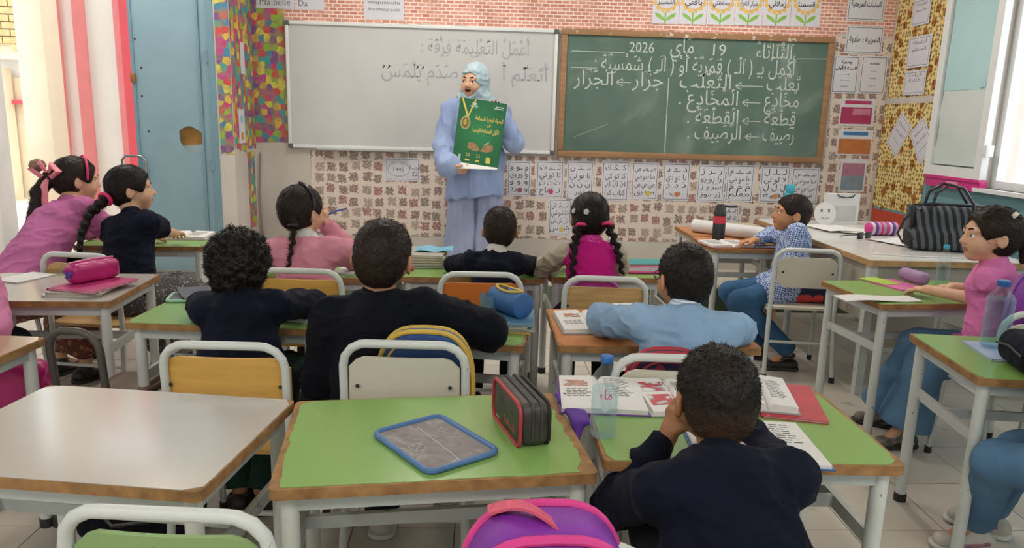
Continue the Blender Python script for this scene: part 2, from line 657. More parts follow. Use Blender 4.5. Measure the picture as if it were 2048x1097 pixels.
# side walls with window openings
WIN_R = [(3.12, 4.55), (1.25, 2.68), (-.62, .81), (-2.35, -1.1)]
WIN_L = [(2.9, 4.4), (.7, 2.2), (-1.6, -.1)]
def side_wall(name, x0, x1, wins, z0, z1, mat):
    mb = MB()
    xm, xd = (x0+x1)/2, abs(x1-x0)
    ys = sorted([YB]+[y for w in wins for y in w]+[YF+.16])
    mb.box((xm, (YB+YF+.16)/2, (z0-.06)/2), (xd, YF+.16-YB, z0+.06))
    mb.box((xm, (YB+YF+.16)/2, (z1+ZC)/2), (xd, YF+.16-YB, ZC-z1))
    for a, b in zip(ys[::2], ys[1::2]):
        mb.box((xm, (a+b)/2, (z0+z1)/2), (xd, b-a, z1-z0))
    return struct(name, mb, mat)
side_wall('wall_right', XR, XR+.18, WIN_R, .98, 2.5, MT_WALL)
struct('trim_2', MB().box((XR-.003, (YB+YP)/2, .49), (.006, YP-YB-.02, .98)).box((XR-.003, (YP+YF)/2, .575), (.006, YF-YP, .81)), MT_TEAL, 'teal painted dado along the window wall')
side_wall('wall_left', XL-.18, XL, WIN_L, 1.2, 2.5, MT_WALL)
MT_GLASS = clear('window glass', 'eef4f4', .06)
def window(n, x, y0, y1, z0, z1, inner, open_far=False):
    w = MB()
    t, d = .05, .06
    w.box((x, (y0+y1)/2, z0+t/2), (d, y1-y0, t)).box((x, (y0+y1)/2, z1-t/2), (d, y1-y0, t))
    w.box((x, y0+t/2, (z0+z1)/2), (d, t, z1-z0-2*t)).box((x, y1-t/2, (z0+z1)/2), (d, t, z1-z0-2*t))
    ym = (y0+y1)/2
    w.box((x, ym, (z0+z1)/2), (d*.8, .05, z1-z0-2*t))
    o = struct('window_%d' % n, w, MT_ALU)
    for a, b in ((y0+t, ym-.025), (ym+.025, y1-t)):
        if open_far and b > ym+.1: continue
        f = MB()
        xs = x+inner*.0
        s = .045
        f.box((xs, (a+b)/2, z0+t+s/2), (.035, b-a, s)).box((xs, (a+b)/2, z1-t-s/2), (.035, b-a, s))
        f.box((xs, a+s/2, (z0+z1)/2), (.035, s, z1-z0-2*t-2*s)).box((xs, b-s/2, (z0+z1)/2), (.035, s, z1-z0-2*t-2*s))
        fo = f.build('sash', MT_ALU, o)
        MB().box((xs, (a+b)/2, (z0+z1)/2), (.006, b-a-2*s, z1-z0-2*t-2*s)).build('pane', MT_GLASS, fo)
    sl = MB().box((x-inner*.0+inner*.04, ym, z0-.012), (.16, y1-y0+.06, .024)).build('sill', MT_ALU, o)
    return o
for i, (a, b) in enumerate(WIN_R):
    w = window(i+1, XR+.06, a, b, .98, 2.5, -1, i == 0)
for i, (a, b) in enumerate(WIN_L):
    window(i+5, XL-.06, a, b, 1.2, 2.5, 1)
for i, (a, b) in enumerate(WIN_ADDED):  # frames and panes of the added, unseen rear windows
    w = MB(); ym = (a+b)/2; yb = YB-.06
    w.box((ym, yb, 1.03), (b-a, .06, .06)).box((ym, yb, 2.57), (b-a, .06, .06))
    for x in (a+.03, ym, b-.03): w.box((x, yb, 1.8), (.06, .06, 1.48))
    o = struct('window_%d' % (i+8), w, MT_ALU)
    for c in ((a+ym)/2+.015, (b+ym)/2-.015): MB().box((c, yb, 1.8), ((b-a)/2-.09, .006, 1.48)).build('pane', MT_GLASS, o)

# the open casement of the first window, folded back flat against the wall
cs = thing('window_casement', 'white aluminium casement folded back on the wall, pane covered with pale blue paper', 'window', (XR-.035, 4.53, 1.03))
y0, y1, zh, s = 0, .60, 1.42, .065
MB().box((0, .3, s/2), (.045, .6, s)).box((0, .3, zh-s/2), (.045, .6, s)).box((0, s/2, zh/2), (.045, s, zh-2*s)).box((0, .6-s/2, zh/2), (.045, s, zh-2*s)).build('frame', MT_ALU, cs)
MB().box((.008, .3, zh/2), (.006, .6-2*s, zh-2*s)).build('pane', MT_GLASS, cs)
pap = MB()
pap.grid(lambda u, v: (-.004-.002*math.sin(v*9), .075+.45*u, .56+.79*v), 6, 6, 0)
pap.build('pasted_paper', M('pale blue paper', 'a9c9cb', .8, .06, 3), cs)
pap = MB()
pap.grid(lambda u, v: (-.002-.0015*math.sin(u*7), .072+.455*u+.01*math.sin(v*11), .075+.485*v), 6, 6, 0)
pap.build('pasted_paper', M('grey white paper', 'c3cac6', .8, .06, 3), cs)
MB().add([(-.006, .08, .66), (-.03, .15, .575), (-.006, .1, .57)], [(0, 1, 2)]).build('curled_corner', M('pale blue paper', 'a9c9cb'), cs)
for z in (.18, 1.2):
    MB().box((-.01, -.02, z), (.05, .05, .07), None, .006).build('hinge', MT_ALU, cs)

# ------------------------------------------------------------ double door at the left
dr = bpy.data.objects.new('door_1', None); COL.objects.link(dr)
dr.location = (-1.86, YD, ZP); tag(dr, 'tall blue steel door leaf with a torn hole', None, None, 'structure')
MB().box((-.02, .06, 1.22), (.045, .13, 2.44)).build('door_frame', MT_BLUED, dr)
bm = bmesh.new()
def loop(pts):
    vs = [bm.verts.new((x, 0, z)) for x, z in pts]
    return [bm.edges.new((vs[i], vs[(i+1) % len(vs)])) for i in range(len(vs))]
hole = [(-.275, 1.005), (-.27, .93), (-.235, .87), (-.16, .845), (-.118, .85), (-.112, .92), (-.118, 1.0), (-.16, 1.03), (-.2, 1.045), (-.245, 1.03)]
es = loop([(-.55, 0), (-.045, 0), (-.045, 2.44), (-.55, 2.44)])+loop(hole)
bmesh.ops.triangle_fill(bm, use_beauty=True, edges=es)
g = bmesh.ops.extrude_face_region(bm, geom=bm.faces[:])
for v in g['geom']:
    if isinstance(v, bmesh.types.BMVert): v.co.y += .012
bmesh.ops.recalc_face_normals(bm, faces=bm.faces[:])
me = bpy.data.meshes.new('door_sheet'); bm.to_mesh(me); bm.free()
me.materials.append(MT_BLUE)
leaf = bpy.data.objects.new('door_sheet', me); COL.objects.link(leaf); leaf.parent = dr; leaf.location = (0, .012, 0)
MB().box((-.2, .052, .95), (.19, .004, .22), Matrix.Rotation(R(7), 3, 'Y')).build('cardboard_backing', M('brown cardboard', 'a9793f', .8, .15, 14), leaf)
MB().box((-.2, .044, .875), (.15, .004, .07), Matrix.Rotation(R(-6), 3, 'Y')).build('torn_paper', M('grey card', '9fb0b3', .8), leaf)
MB().box((-.552, .022, 1.22), (.02, .05, 2.44)).build('door_edge', MT_BLUED, dr)
MB().box((-.105, .006, 1.22), (.012, .012, 2.4)).build('seam_rib', MT_BLUED, dr)
for z in (.78, 1.52, 2.2):
    MB().lathe([(.011, -.04), (.011, .04)], 10, (-.05, -.004, z)).build('hinge', MT_BLUED, dr)
MB().tube([(-.665, -.015, .66), (-.665, -.02, .80), (-.64, -.02, .828), (-.53, -.02, .828), (-.505, -.02, .80), (-.505, -.015, .66)], .009).build('pull_handle', M('dull steel', '8e9090', .35, .1, 9, metal=.8), dr)
MB().box((-.552, -.008, 1.36), (.035, .018, .06), None, .004).build('lock', M('rusty brass', '9a6a3a', .5, .3, 40, metal=.4), dr)
for z, x in ((1.43, -.5), (1.24, -.51), (1.0, -.48), (1.62, -.53)):
    MB().lathe([(.004, 0), (.007, .004), (.003, .006)], 8).xf(Matrix.Translation((x, .013, z)) @ Matrix.Rotation(R(90), 4, 'X')).build('bolt', M('dark iron', '2c2a2a', .6), dr)
struct('trim_3', MB().box((-2.66, YD+.02, ZP-.02), (1.6, .1, .05)), M('worn wood sill', '8c7656', .7, .25, 12), 'worn wooden threshold below the blue door')

# ------------------------------------------------------------ outside, seen through the doorway
struct('ground_outside', MB().box((-6, 9.5, ZP-.05), (9, 8, .1)), M('pale paving', 'd3c9b8', .8, .08, 4))
MT_CREAM = M('cream render', 'dfd0b4', .85, .06, 3, .1, 60)
MT_RED = M('red paint', 'd9505a', .55, .05, 5)
MT_PINK = M('pink paint', 'e58b8c', .6, .05, 5)
MT_WHITE = M('white paint', 'e6e3dc', .6, .03, 4)
op = thing('courtyard_partition', 'white panelled partition with red and pink uprights standing outside the doorway', 'partition', (0, 7.2, ZP))
for a, b, mt, nm, dy in ((-4.015, -3.925, MT_RED, 'red_post', -.05), (-3.925, -3.853, MT_PINK, 'pink_post', -.02), (-3.853, -3.731, MT_WHITE, 'panel', .03), (-3.731, -3.627, MT_PINK, 'pink_post', 0), (-3.627, -3.369, MT_WHITE, 'panel', .03), (-3.369, -3.30, MT_PINK, 'pink_post', 0), (-3.30, -3.232, MT_RED, 'red_post', -.03), (-3.232, -2.3, MT_WHITE, 'panel', .03)):
    MB().box(((a+b)/2, dy, 1.5), (b-a, .1, 3.0)).build(nm, mt, op)
co = thing('courtyard_column', 'broad cream rendered column outside the doorway', 'column', (-3.85, 6.8, ZP))
MB().box((0, 0, 1.5), (.23, .25, 3), None, .008).build('shaft', MT_CREAM, co)
MB().box((0, 0, .04), (.27, .29, .08), None, .008).build('plinth', MT_CREAM, co)
bw = thing('courtyard_building', 'cream building with a brick arch across the courtyard', 'building', (-5.85, 9.6, ZP))
MB().box((-.4, .2, .75), (2.8, .2, 1.5)).build('wall', MT_CREAM, bw)
MB().box((-.4, .25, 2.1), (2.8, .2, 1.2)).build('upper_wall', MT_WHITE, bw)
MB().box((.52, .06, 1.75), (.12, .1, 1.0)).build('shutter', M('grey shutter', '87878a', .6), bw)
MB().box((.3, .06, 1.2), (.6, .12, .05)).build('red_ledge', MT_RED, bw)
MB().box((-.08, -.1, .8), (.2, .3, 1.6)).build('arch_pier', MT_CREAM, bw)
brick_me = None
MT_BR = M('yellow brick', 'c9ab78', .85, .2, 6)
for r_ in range(9):
    for c_ in range(7):
        x = -.62+c_*.2+(.1 if r_ % 2 else 0); z = 1.75+r_*.085
        if z < 1.75+.42-(x+.35)**2*.5-.2 and x > -.1: continue
        if brick_me is None:
            b_ = MB().box((0, 0, 0), (.185, .1, .07)).build('brick', MT_BR, bw); brick_me = b_.data
        else:
            b_ = bpy.data.objects.new('brick', brick_me); COL.objects.link(b_); b_.parent = bw
        b_.location = (x, -.1, z)
MB().box((-.02, -.05, 2.15), (1.5, .08, .9)).build('mortar', M('pale mortar', 'd8cbb0', .9), bw)
pl = thing('planter', 'pink rendered planter box outside the doorway', 'planter', (-4.40, 6.3, ZP))
MB().box((0, 0, .23), (.7, .32, .46), None, .02).build('trough', M('pink render', 'e79c98', .8, .08, 6), pl)
MB().box((0, 0, .462), (.6, .27, .01)).build('soil', M('dark soil', '54493c', .9), pl)
def leafy(name, label, loc, h, n, spread, mat, seed):
    rr = random.Random(seed)
    t = thing(name, label, 'plant', loc)
    st = MB(); lf = MB()
    for i in range(n):
        a = rr.random()*6.28; d = spread*rr.random()
        tip = Vector((math.cos(a)*d, math.sin(a)*d*.5, h*(.45+.55*rr.random())))
        st.tube([(0, 0, 0), tip*.5+Vector((0, 0, .04)), tip], [.004, .003, .002], 4)
        for q in range(6):
            p = tip*(.4+.6*rr.random())+Vector((rr.uniform(-.03, .03), rr.uniform(-.03, .03), rr.uniform(-.02, .03)))
            u = Vector((rr.uniform(-1, 1), rr.uniform(-1, 1), rr.uniform(-.2, .8))).normalized()*.05
            w = u.orthogonal().normalized()*.016
            lf.add([p, p+u*.5+w, p+u, p+u*.5-w], [(0, 1, 2, 3)])
    st.build('stem', mat, t); tag(lf.build('foliage', mat, t), kind='stuff')
MT_LEAF = M('dusty leaf', '6f8a62', .7, .25, 12)
leafy('shrub', 'dusty green shrub in the pink planter, beside the column', (-4.2, 6.28, ZP+.469), .34, 16, .2, MT_LEAF, 1)
leafy('shrub', 'dusty green shrub at the far end of the pink planter', (-4.42, 6.3, ZP+.469), .30, 14, .17, MT_LEAF, 2)

# ------------------------------------------------------------ ceiling lamps (strip lights added out of view to brighten the room)
def added_strip_light(x, y, label):
    t = thing('added_ceiling_light', label, 'light', (x, y, ZC), 0, 'added strip lights out of view on the ceiling')
    MB().box((0, 0, -.03), (.16, 1.22, .05), None, .006).build('housing', MT_ALU, t)
    for s in (-.04, .04):
        m, nt, b = newmat('added lit tube') if 'added lit tube' not in MATS else (MATS['added lit tube'], None, None)
        if nt:
            b.inputs['Emission Color'].default_value = (1, .96, .9, 1)
            b.inputs['Emission Strength'].default_value = 1.5
            MATS['added lit tube'] = m
        MB().tube([(s, -.58, -.075), (s, .58, -.075)], .013).build('added_tube', m, t)
    d = bpy.data.lights.new('strip', 'AREA')
    d.shape = 'RECTANGLE'; d.size = .2; d.size_y = 1.2; d.energy = ADDED_LAMP_POWER; d.color = (1, .95, .88)
    o = bpy.data.objects.new('added_glow', d); COL.objects.link(o); o.parent = t; o.location = (0, 0, -.1)
for x in (-2.3, -.3, 1.7):
    for y in (4.55, -.6):
        added_strip_light(x, y, 'unseen twin-tube strip light added to brighten the room')

# ============================================================ DESKS AND CHAIRS
DH = .62
MT_EDGE = M('chipped chipboard edge', 'a67c4c', .75, .3, 30, .3, 90, c2='7d5833')
MT_GREY = chipped('grey steel paint', 'b9bdba', '6b665c', .66, 22, .42)
MT_GREY2 = chipped('light grey steel paint', 'c9cbc6', '5f5a52', .67, 30, .4)
MT_DARKF = chipped('dark brown steel paint', '4b4640', '8c8378', .68, 30, .45)
MT_RUBBER = M('black rubber', '2b2927', .8)
TOPS = {
    'green': chipped('green laminate', '83a75c', '99b878', .70, 18, .27),
    'white': M('glossy white laminate', 'b9b2aa', .14, .03, 4),
    'orange': chipped('orange laminate', 'c07c48', 'd09a6c', .72, 18, .32),
    'brown': M('glossy brown laminate', 'a98a68', .16, .08, 5),
}
def worn_outline(w, d, amp, seed):
    """laminate outline eaten away along the short sides and corners; always stays a simple polygon"""
    pts = []
    n = 40
    def inset(t, k, m):
        c = min(1, max(0, 1-min(t, 1-t)*9))
        return m*(.12+.6*vn1(seed*3.1+k*7+t*14, t*5)+.3*vn1(seed+k*5+t*43, t*21))+c*m*.7*vn1(seed+k*3+t*30, 2.2)
    m_, q = amp, amp*.22
    for t in range(n): pts.append((-w/2+.02+(w-.04)*t/n, -d/2+inset(t/n, 0, q)))
    for t in range(n): pts.append((w/2-inset(t/n, 1, m_), -d/2+.02+(d-.04)*t/n))
    for t in range(n): pts.append((w/2-.02-(w-.04)*t/n, d/2-inset(t/n, 2, q)))
    for t in range(n): pts.append((-w/2+inset(t/n, 3, m_*.6), d/2-.02-(d-.04)*t/n))
    return pts
def vn1(a, b):
    return float(vnoise(np.array([[a, b, .3]]), 1.)[0]+.5)
DESK_N = [0]
def desk(label, x, y, rz, top, w=.65, d=.47, wear=.008, h=DH, panel=False):
    DESK_N[0] += 1
    t = thing('school_desk', label, 'desk', (x, y, 0), rz, 'single pupil desks in the classroom')
    MB().prism(rrect(w, d, .015, 3), h-.024, h-.0015).build('tabletop', MT_EDGE, t)
    MB().prism(worn_outline(w-.004, d-.004, wear, DESK_N[0]), h-.002, h).build('laminate', TOPS[top], t)
    lx, ly = w/2-.035, d/2-.035
    for sx in (-1, 1):
        for sy in (-1, 1):
            lg = MB().tube([(sx*lx, sy*ly, .012), (sx*lx, sy*ly, h-.024)], .0185, 12).build('leg', MT_GREY2, t)
            MB().lathe([(.021, 0), (.021, .03)], 12, (sx*lx, sy*ly, 0)).build('rubber_foot', MT_RUBBER, lg)
        MB().bar((sx*lx, -ly, .42), (sx*lx, ly, .42), .014, .034).build('side_rail', MT_GREY, t)
        MB().bar((sx*lx, -ly, h-.042), (sx*lx, ly, h-.042), .02, .036).build('apron', MT_GREY, t)
    for sy in (-1, 1):
        MB().bar((-lx, sy*ly, h-.042), (lx, sy*ly, h-.042), .02, .036).build('apron', MT_GREY, t)
    MB().bar((-lx, 0, .42), (lx, 0, .42), .014, .03).build('cross_rail', MT_GREY, t)
    return t
D1 = desk('empty glossy white school desk with nothing on it', -.806, 1.562, -7.5, 'white', wear=.002)
D2 = desk('green school desk carrying the blue-framed slate and the black pencil case', -.102, 1.561, 7.2, 'green', w=.645, d=.455, wear=.034)
D3 = desk('green school desk covered with open books in front of the short-haired boy', .592, 1.645, -1, 'green', w=.645, d=.44, wear=.014)
D4 = desk('white school desk carrying the shiny magenta pencil case', -1.70, 2.93, 3, 'white', d=.5, wear=.002)
D5 = desk('glossy brown school desk behind the magenta satin bag', -1.68, 2.04, -5, 'brown', wear=.002)
D6 = desk('green school desk beside the blue door', -1.80, 4.10, 4, 'green')
D7 = desk('green school desk of the curly-haired boy', -.845, 2.64, -4, 'green', d=.48)
D8 = desk('green school desk under the blue cylindrical pencil case', -.150, 2.505, -8, 'green')
D9 = desk('green school desk of the girl in pink with a white collar', -.70, 3.42, 0, 'green')
D10 = desk('green school desk with a slanting pile of exercise books', -.04, 3.475, 1, 'green')
D11 = desk('green school desk of the girl with two braids', .63, 3.55, 2, 'green', d=.5)
D12 = desk('orange school desk of the boy in a pale blue smock', .578, 2.475, 0, 'orange', w=.66)
D13 = desk('small brown-orange desk with a flask and a paper roll', 1.60, 4.41, 0, 'orange', w=.53)
D13b = desk('small orange desk pushed up to the platform below the letter cards', 1.615, 4.895, 0, 'orange', w=.53, d=.44)
D14 = desk('green school desk of the girl in pink with embroidered flowers', 1.935, 3.135, 6, 'green', d=.46)
D15 = desk('green school desk with a large water bottle and a navy case', 1.80, 2.18, -7, 'green')

# teacher's table
tt = thing('teacher_table', 'long white teacher\'s table with a grey side panel, under the striped handbag', 'table', (2.29, 4.22, 0), 0)
tw, tl, th = .82, 1.54, .70
MB().prism(rrect(tw, tl, .02, 3), th-.03, th-.002).build('tabletop', M('pale wood edge', 'b08a5e', .7, .2, 24), tt)
MB().prism(rrect(tw-.006, tl-.006, .02, 3), th-.003, th).build('laminate', M('white table laminate', 'd3d0ca', .2, .03, 4), tt)
for sx in (-1, 1):
    for sy in (-1, 1):
        MB().box((sx*(tw/2-.04), sy*(tl/2-.05), (th-.03)/2), (.04, .04, th-.03)).build('leg', MT_GREY2, tt)
MT_PANEL = M('beige steel panel', 'aaa294', .5, .06, 4)
MB().box((0, -tl/2+.04, .455), (tw-.12, .012, .41)).build('front_panel', MT_PANEL, tt)
MB().box((-tw/2+.04, 0, .52), (.012, tl-.14, .28)).build('side_panel', MT_PANEL, tt)

BACKS = {
    'yellow': M('yellow plywood', 'cf9f50', .4, .12, 6, stretch=(1, 1, 6)),
    'cream': chipped('cream painted plywood', 'c6bfae', '8f8878', .69, 20, .5),
    'orange': M('orange plywood', 'c96f2d', .4, .1, 6),
    'wood': M('varnished plywood', 'c09a66', .4, .18, 8, stretch=(1, 1, 8)),
    'green': chipped('worn green plywood', '84a068', '6f7a5a', .6, 9, .55),
    'dark': M('dark plywood', '6b5440', .5, .15, 8),
}
def chair(label, x, y, rz, back='wood', seat=None, frame=None, inset=True, h=.70, w=.33, bare=False):
    """origin on the floor below the seat centre; the sitter faces +y"""
    t = thing('school_chair', label, 'chair', (x, y, 0), rz, 'tube-framed school chairs')
    fr = frame or MT_GREY2
    hw = w/2; r = .012; cr = .065
    pts = [(-hw-.01, -.225, .008), (-hw, -.175, .37), (-hw, -.195, h-cr)]
    pts += [(-hw+cr-cr*math.cos(R(a)), -.195-.012*a/90, h-cr+cr*math.sin(R(a))) for a in (25, 50, 75, 90)]
    pts += [(-p[0], p[1], p[2]) for p in reversed(pts)]
    MB().tube(pts, r, 10).build('back_frame', fr, t)
    bw = w-.03 if inset else w+.02
    y0 = -.192 if inset else -.178
    z0, z1 = h-.20, h-.038
    def bf(u, v, e=.012):
        a = (u-.5)*2
        zz = z0+(z1-z0)*v
        cut = .03*max(0, abs(a)-.8)/.2
        zz = min(max(zz, z0+cut), z1-cut)
        return (a*bw/2, y0-.022*(1-a*a)*(.6 if inset else .9)-.006*v, zz)
    mb = MB()
    n = len(mb.V)
    fr_ = [bf(i/14, j/5) for i in range(15) for j in range(6)]
    bk = [(p[0], p[1]+.01, p[2]) for p in fr_]
    q = lambda i, j: i*6+j
    F = [(q(i, j), q(i+1, j), q(i+1, j+1), q(i, j+1)) for i in range(14) for j in range(5)]
    F += [tuple(90+k for k in reversed(f)) for f in F[:]]
    rim = [q(i, 0) for i in range(15)]+[q(14, j) for j in range(1, 6)]+[q(i, 5) for i in range(13, -1, -1)]+[q(0, j) for j in range(4, 0, -1)]
    F += [(rim[(i+1) % len(rim)], rim[i], 90+rim[i], 90+rim[(i+1) % len(rim)]) for i in range(len(rim))]
    mb.add(fr_+bk, F, True)
    bo = None if bare else mb.build('backrest', BACKS[back], t)
    for sx in () if bare else (-1, 1):
        MB().lathe([(.005, 0), (.006, .002), (.002, .004)], 8).xf(Matrix.Translation((sx*(bw/2-.025), y0-.014, (z0+z1)/2)) @ Matrix.Rotation(R(90), 4, 'X')).build('rivet', MT_RUBBER, bo)
    st = MB()
    poly = rrect(w+.03, .35, .05, 4)
    st.prism([(p[0]*(1-.05*(p[1] < 0)), p[1]-.005) for p in poly], .375, .388)
    st.build('seat', BACKS[seat or back], t)
    for sx in (-1, 1):
        lg = MB().tube([(sx*(hw+.008), .175, .008), (sx*hw, .14, .36), (sx*hw, .10, .366), (sx*hw, -.17, .366)], .011, 8).build('leg', fr, t)
        MB().lathe([(.0135, 0), (.0135, .03)], 10, (sx*(hw+.008), .175, 0)).build('rubber_foot', MT_RUBBER, lg)
        MB().lathe([(.0145, 0), (.0145, .03)], 10, (sx*(hw+.01), -.224, 0)).build('rubber_foot', MT_RUBBER, t)
    MB().tube([(-hw, .12, .36), (hw, .12, .36)], .009, 8).build('seat_rail', fr, t)
    MB().tube([(-hw, -.19, .2), (hw, -.19, .2)], .008, 8).build('stretcher', fr, t)
    return t
C1 = chair('yellow plywood chair of the curly-haired boy', -.685, 2.14, -2, 'yellow', inset=False)
C2 = chair('cream painted chair with a blue backpack, behind the big boy in navy', -.195, 2.11, -2, 'cream', h=.72)
C3 = chair('worn green chair pushed in at the empty white desk', -.475, 1.275, -4, 'green', h=.70)
C3b = chair('grey chair carrying the pink and purple backpack', .10, 1.24, 3, 'cream', h=.66)
C4 = chair('varnished chair of the girl in navy with a long braid', -1.70, 3.38, -8, 'wood')
C5 = chair('yellow plywood chair of the girl in pink with a white collar', -.72, 3.14, -2, 'yellow', inset=False)
C6 = chair('orange-backed chair of the small boy in a dark jacket', .0, 3.14, 0, 'orange', 'wood', inset=False)
C7 = chair('varnished chair holding the magenta backpack of the girl with braids', .515, 3.10, -3, 'wood', inset=False)
C8 = chair('white-framed chair with a navy and red backpack', .545, 2.12, -2, 'cream', h=.69)
C9 = chair('cream chair standing askew by the teacher\'s table', 1.72, 3.90, -8, 'cream')
C10 = chair('pale green chair behind the purple backpack', 2.03, 2.62, -8, 'cream')
C11 = chair('white chair of the short-haired boy with the open books', .50, 1.20, -3, 'cream', h=.66)
C12 = chair('grey chair of the child in jeans and trainers beside the window wall', 1.70, 1.66, 30, 'cream', h=.69)
C13 = chair('narrow dark-framed stool chair without a backrest board, between the left desks', -1.215, 2.42, -8, 'dark', frame=MT_DARKF, h=.65, w=.165, bare=True)
C14 = chair('varnished chair of the child in pale pink at the white desk', -1.83, 2.48, 3, 'wood')
C15 = chair('varnished chair of the girl with the pink ribbon', -2.28, 3.38, -30, 'wood')

# ============================================================ PEOPLE
def skin_mat(name, c):
    m = M(name, c, .55, .06, 30, .12, 260)
    m.node_tree.nodes['Principled BSDF'].inputs['Subsurface Weight'].default_value = .12
    m.node_tree.nodes['Principled BSDF'].inputs['Subsurface Radius'].default_value = (.02, .008, .004)
    return m
SK_MED = skin_mat('skin warm brown', 'b98362')
SK_LIGHT = skin_mat('skin light', 'd2a283')
SK_TAN = skin_mat('skin tan', 'c0875f')
SK_DEEP = skin_mat('skin deep brown', '9b6845')
MT_LIP = M('lip', 'a8605a', .5, .05)
MT_EYEW = M('eye white', 'e8e4de', .25, .02)
MT_IRIS = M('dark iris', '1d120d', .15, .1)
def hair_mat(name, c, fade=None):
    if name in MATS: return MATS[name]
    m, nt, b = newmat(name)
    L = nt.links
    tc = N(nt, 'ShaderNodeTexCoord')
    nz = N(nt, 'ShaderNodeTexNoise', i_Scale=160.0, i_Detail=3.0)
    L.new(tc.outputs['Object'], nz.inputs['Vector'])
    base = ramp(nt, [(.3, c), (.75, tuple(min(1, int(c[i:i+2], 16)/255*1.7+.02) for i in (0, 2, 4)))])
    L.new(nz.outputs[0], base.inputs[0])
    out = base.outputs[0]
    if fade:
        sp = N(nt, 'ShaderNodeSeparateXYZ')
        L.new(tc.outputs['Object'], sp.inputs[0])
        mr = N(nt, 'ShaderNodeMapRange')
        mr.inputs[1].default_value = .015; mr.inputs[2].default_value = -.075
        L.new(sp.outputs[2], mr.inputs[0])
        mx = N(nt, 'ShaderNodeMix', data_type='RGBA')
        L.new(mr.outputs[0], mx.inputs[0]); L.new(out, mx.inputs[6])
        mx.inputs[7].default_value = (*srgb(fade), 1)
        out = mx.outputs[2]
    L.new(out, b.inputs['Base Color'])
    b.inputs['Roughness'].default_value = .48
    b.inputs['Specular IOR Level'].default_value = .22
    bp = N(nt, 'ShaderNodeBump', i_Strength=.6, i_Distance=.003)
    L.new(nz.outputs[0], bp.inputs['Height']); L.new(bp.outputs[0], b.inputs['Normal'])
    MATS[name] = m
    return m
HAIR_BLACK = hair_mat('black hair', '120d0b')
HAIR_BROWN = hair_mat('dark brown hair', '1c130e')
HAIR_FADE = hair_mat('clipped black hair', '15100d', '4f3a2c')

def basis(yaw, pitch=0, roll=0):
    return Matrix.Rotation(R(yaw), 3, 'Z') @ Matrix.Rotation(R(-pitch), 3, 'X') @ Matrix.Rotation(R(roll), 3, 'Y')
def ik(a, b, l1, l2, pole):
    a = Vector(a); b = Vector(b); d = b-a
    L = min(d.length, (l1+l2)*.995)
    u = d.normalized()
    x = (l1*l1-l2*l2+L*L)/(2*L)
    h = math.sqrt(max(l1*l1-x*x, 0))
    p = Vector(pole); p = (p-u*p.dot(u)).normalized()
    return a+u*x+p*h, a+u*L
def hand_prims(sd, wr, d, n, side, s=1, curl=20, spread=1.0):
    d = Vector(d).normalized(); n = Vector(n); n = (n-d*n.dot(d)).normalized()
    t = d.cross(n)*side
    W = Vector(wr)
    sd.cone(W-d*.01*s, W+d*.012*s, .0175*s, .018*s, .01)
    sd.cone(W+d*.018*s, W+d*.052*s, .0125*s, .0125*s, .012, flat=(t, 2.1))
    for i, l in enumerate((.052, .058, .053, .041)):
        b = W+d*.058*s+t*(.0225-.0155*i)*s*spread
        c = R(curl); o = t*(.16-.11*i)*spread
        d1 = (d*math.cos(c)+n*math.sin(c)+o).normalized(); d2 = (d*math.cos(2*c)+n*math.sin(2*c)+o*.7).normalized()
        d3 = (d*math.cos(2.9*c)+n*math.sin(2.9*c)).normalized()
        p1 = b+d1*l*.45*s; p2 = p1+d2*l*.32*s; p3 = p2+d3*l*.23*s
        sd.chain([b-d*.012*s, p1, p2, p3], [.0078*s, .0074*s, .0066*s, .0056*s], .003)
    b = W+d*.016*s+t*.02*s
    d1 = (d*.7+t*.65+n*.35).normalized(); d2 = (d*.95+t*.2+n*.3).normalized()
    sd.chain([b, b+d1*.03*s, b+d1*.03*s+d2*.027*s], [.011*s, .0085*s, .0068*s], .006)
def head_prims(sd, H, m, s, mouth=0, ears=True):
    P = lambda x, y, z: H+m @ (Vector((x, y, z))*s)
    rm = [list(r) for r in m]
    e = lambda c, r, k=.02, op=1, rot=None: sd.ell(P(*c), [q*s for q in r], rm if rot is None else rot, k*s, op)
    e((0, -.008, .022), (.071, .09, .08))
    e((0, .028, -.022), (.057, .062, .072), .03)
    e((0, .056, -.078), (.024, .022, .018), .03)
    for q in (-1, 1):
        e((q*.034, .056, -.034), (.026, .024, .026), .025)
        e((q*.031, .072, .022), (.024, .012, .009), .014)
    sd.cone(P(0, .082, .006), P(0, .1, -.024), .0065*s, .0105*s, .012*s)
    for q in (-1, 1):
        e((q*.010, .09, -.029), (.008, .008, .006), .006)
        e((q*.031, .094, .002), (.017, .013, .010), .012, -1)
        e((q*.031, .0765, .0125), (.0165, .0115, .0075), .003)
        e((q*.031, .0755, -.0085), (.0155, .0105, .0065), .003)
    if mouth:
        e((0, .082, -.055), (.021, .012, .013*mouth), .008, -1)
        e((0, .083, -.04), (.020, .008, .005), .006)
        e((0, .079, -.069), (.018, .008, .006), .006)
    else:
        e((0, .085, -.049), (.021, .008, .0055), .006)
        e((0, .083, -.058), (.018, .008, .0055), .005)
    if ears:
        for q in (-1, 1):
            er = m @ Matrix.Rotation(R(q*24), 3, 'Z') @ Matrix.Rotation(R(-8), 3, 'X')
            er = [list(r) for r in er]
            e((q*.077, -.008, -.008), (.009, .02, .029), .008, 1, er)
            e((q*.086, -.002, -.006), (.006, .010, .016), .006, -1, er)
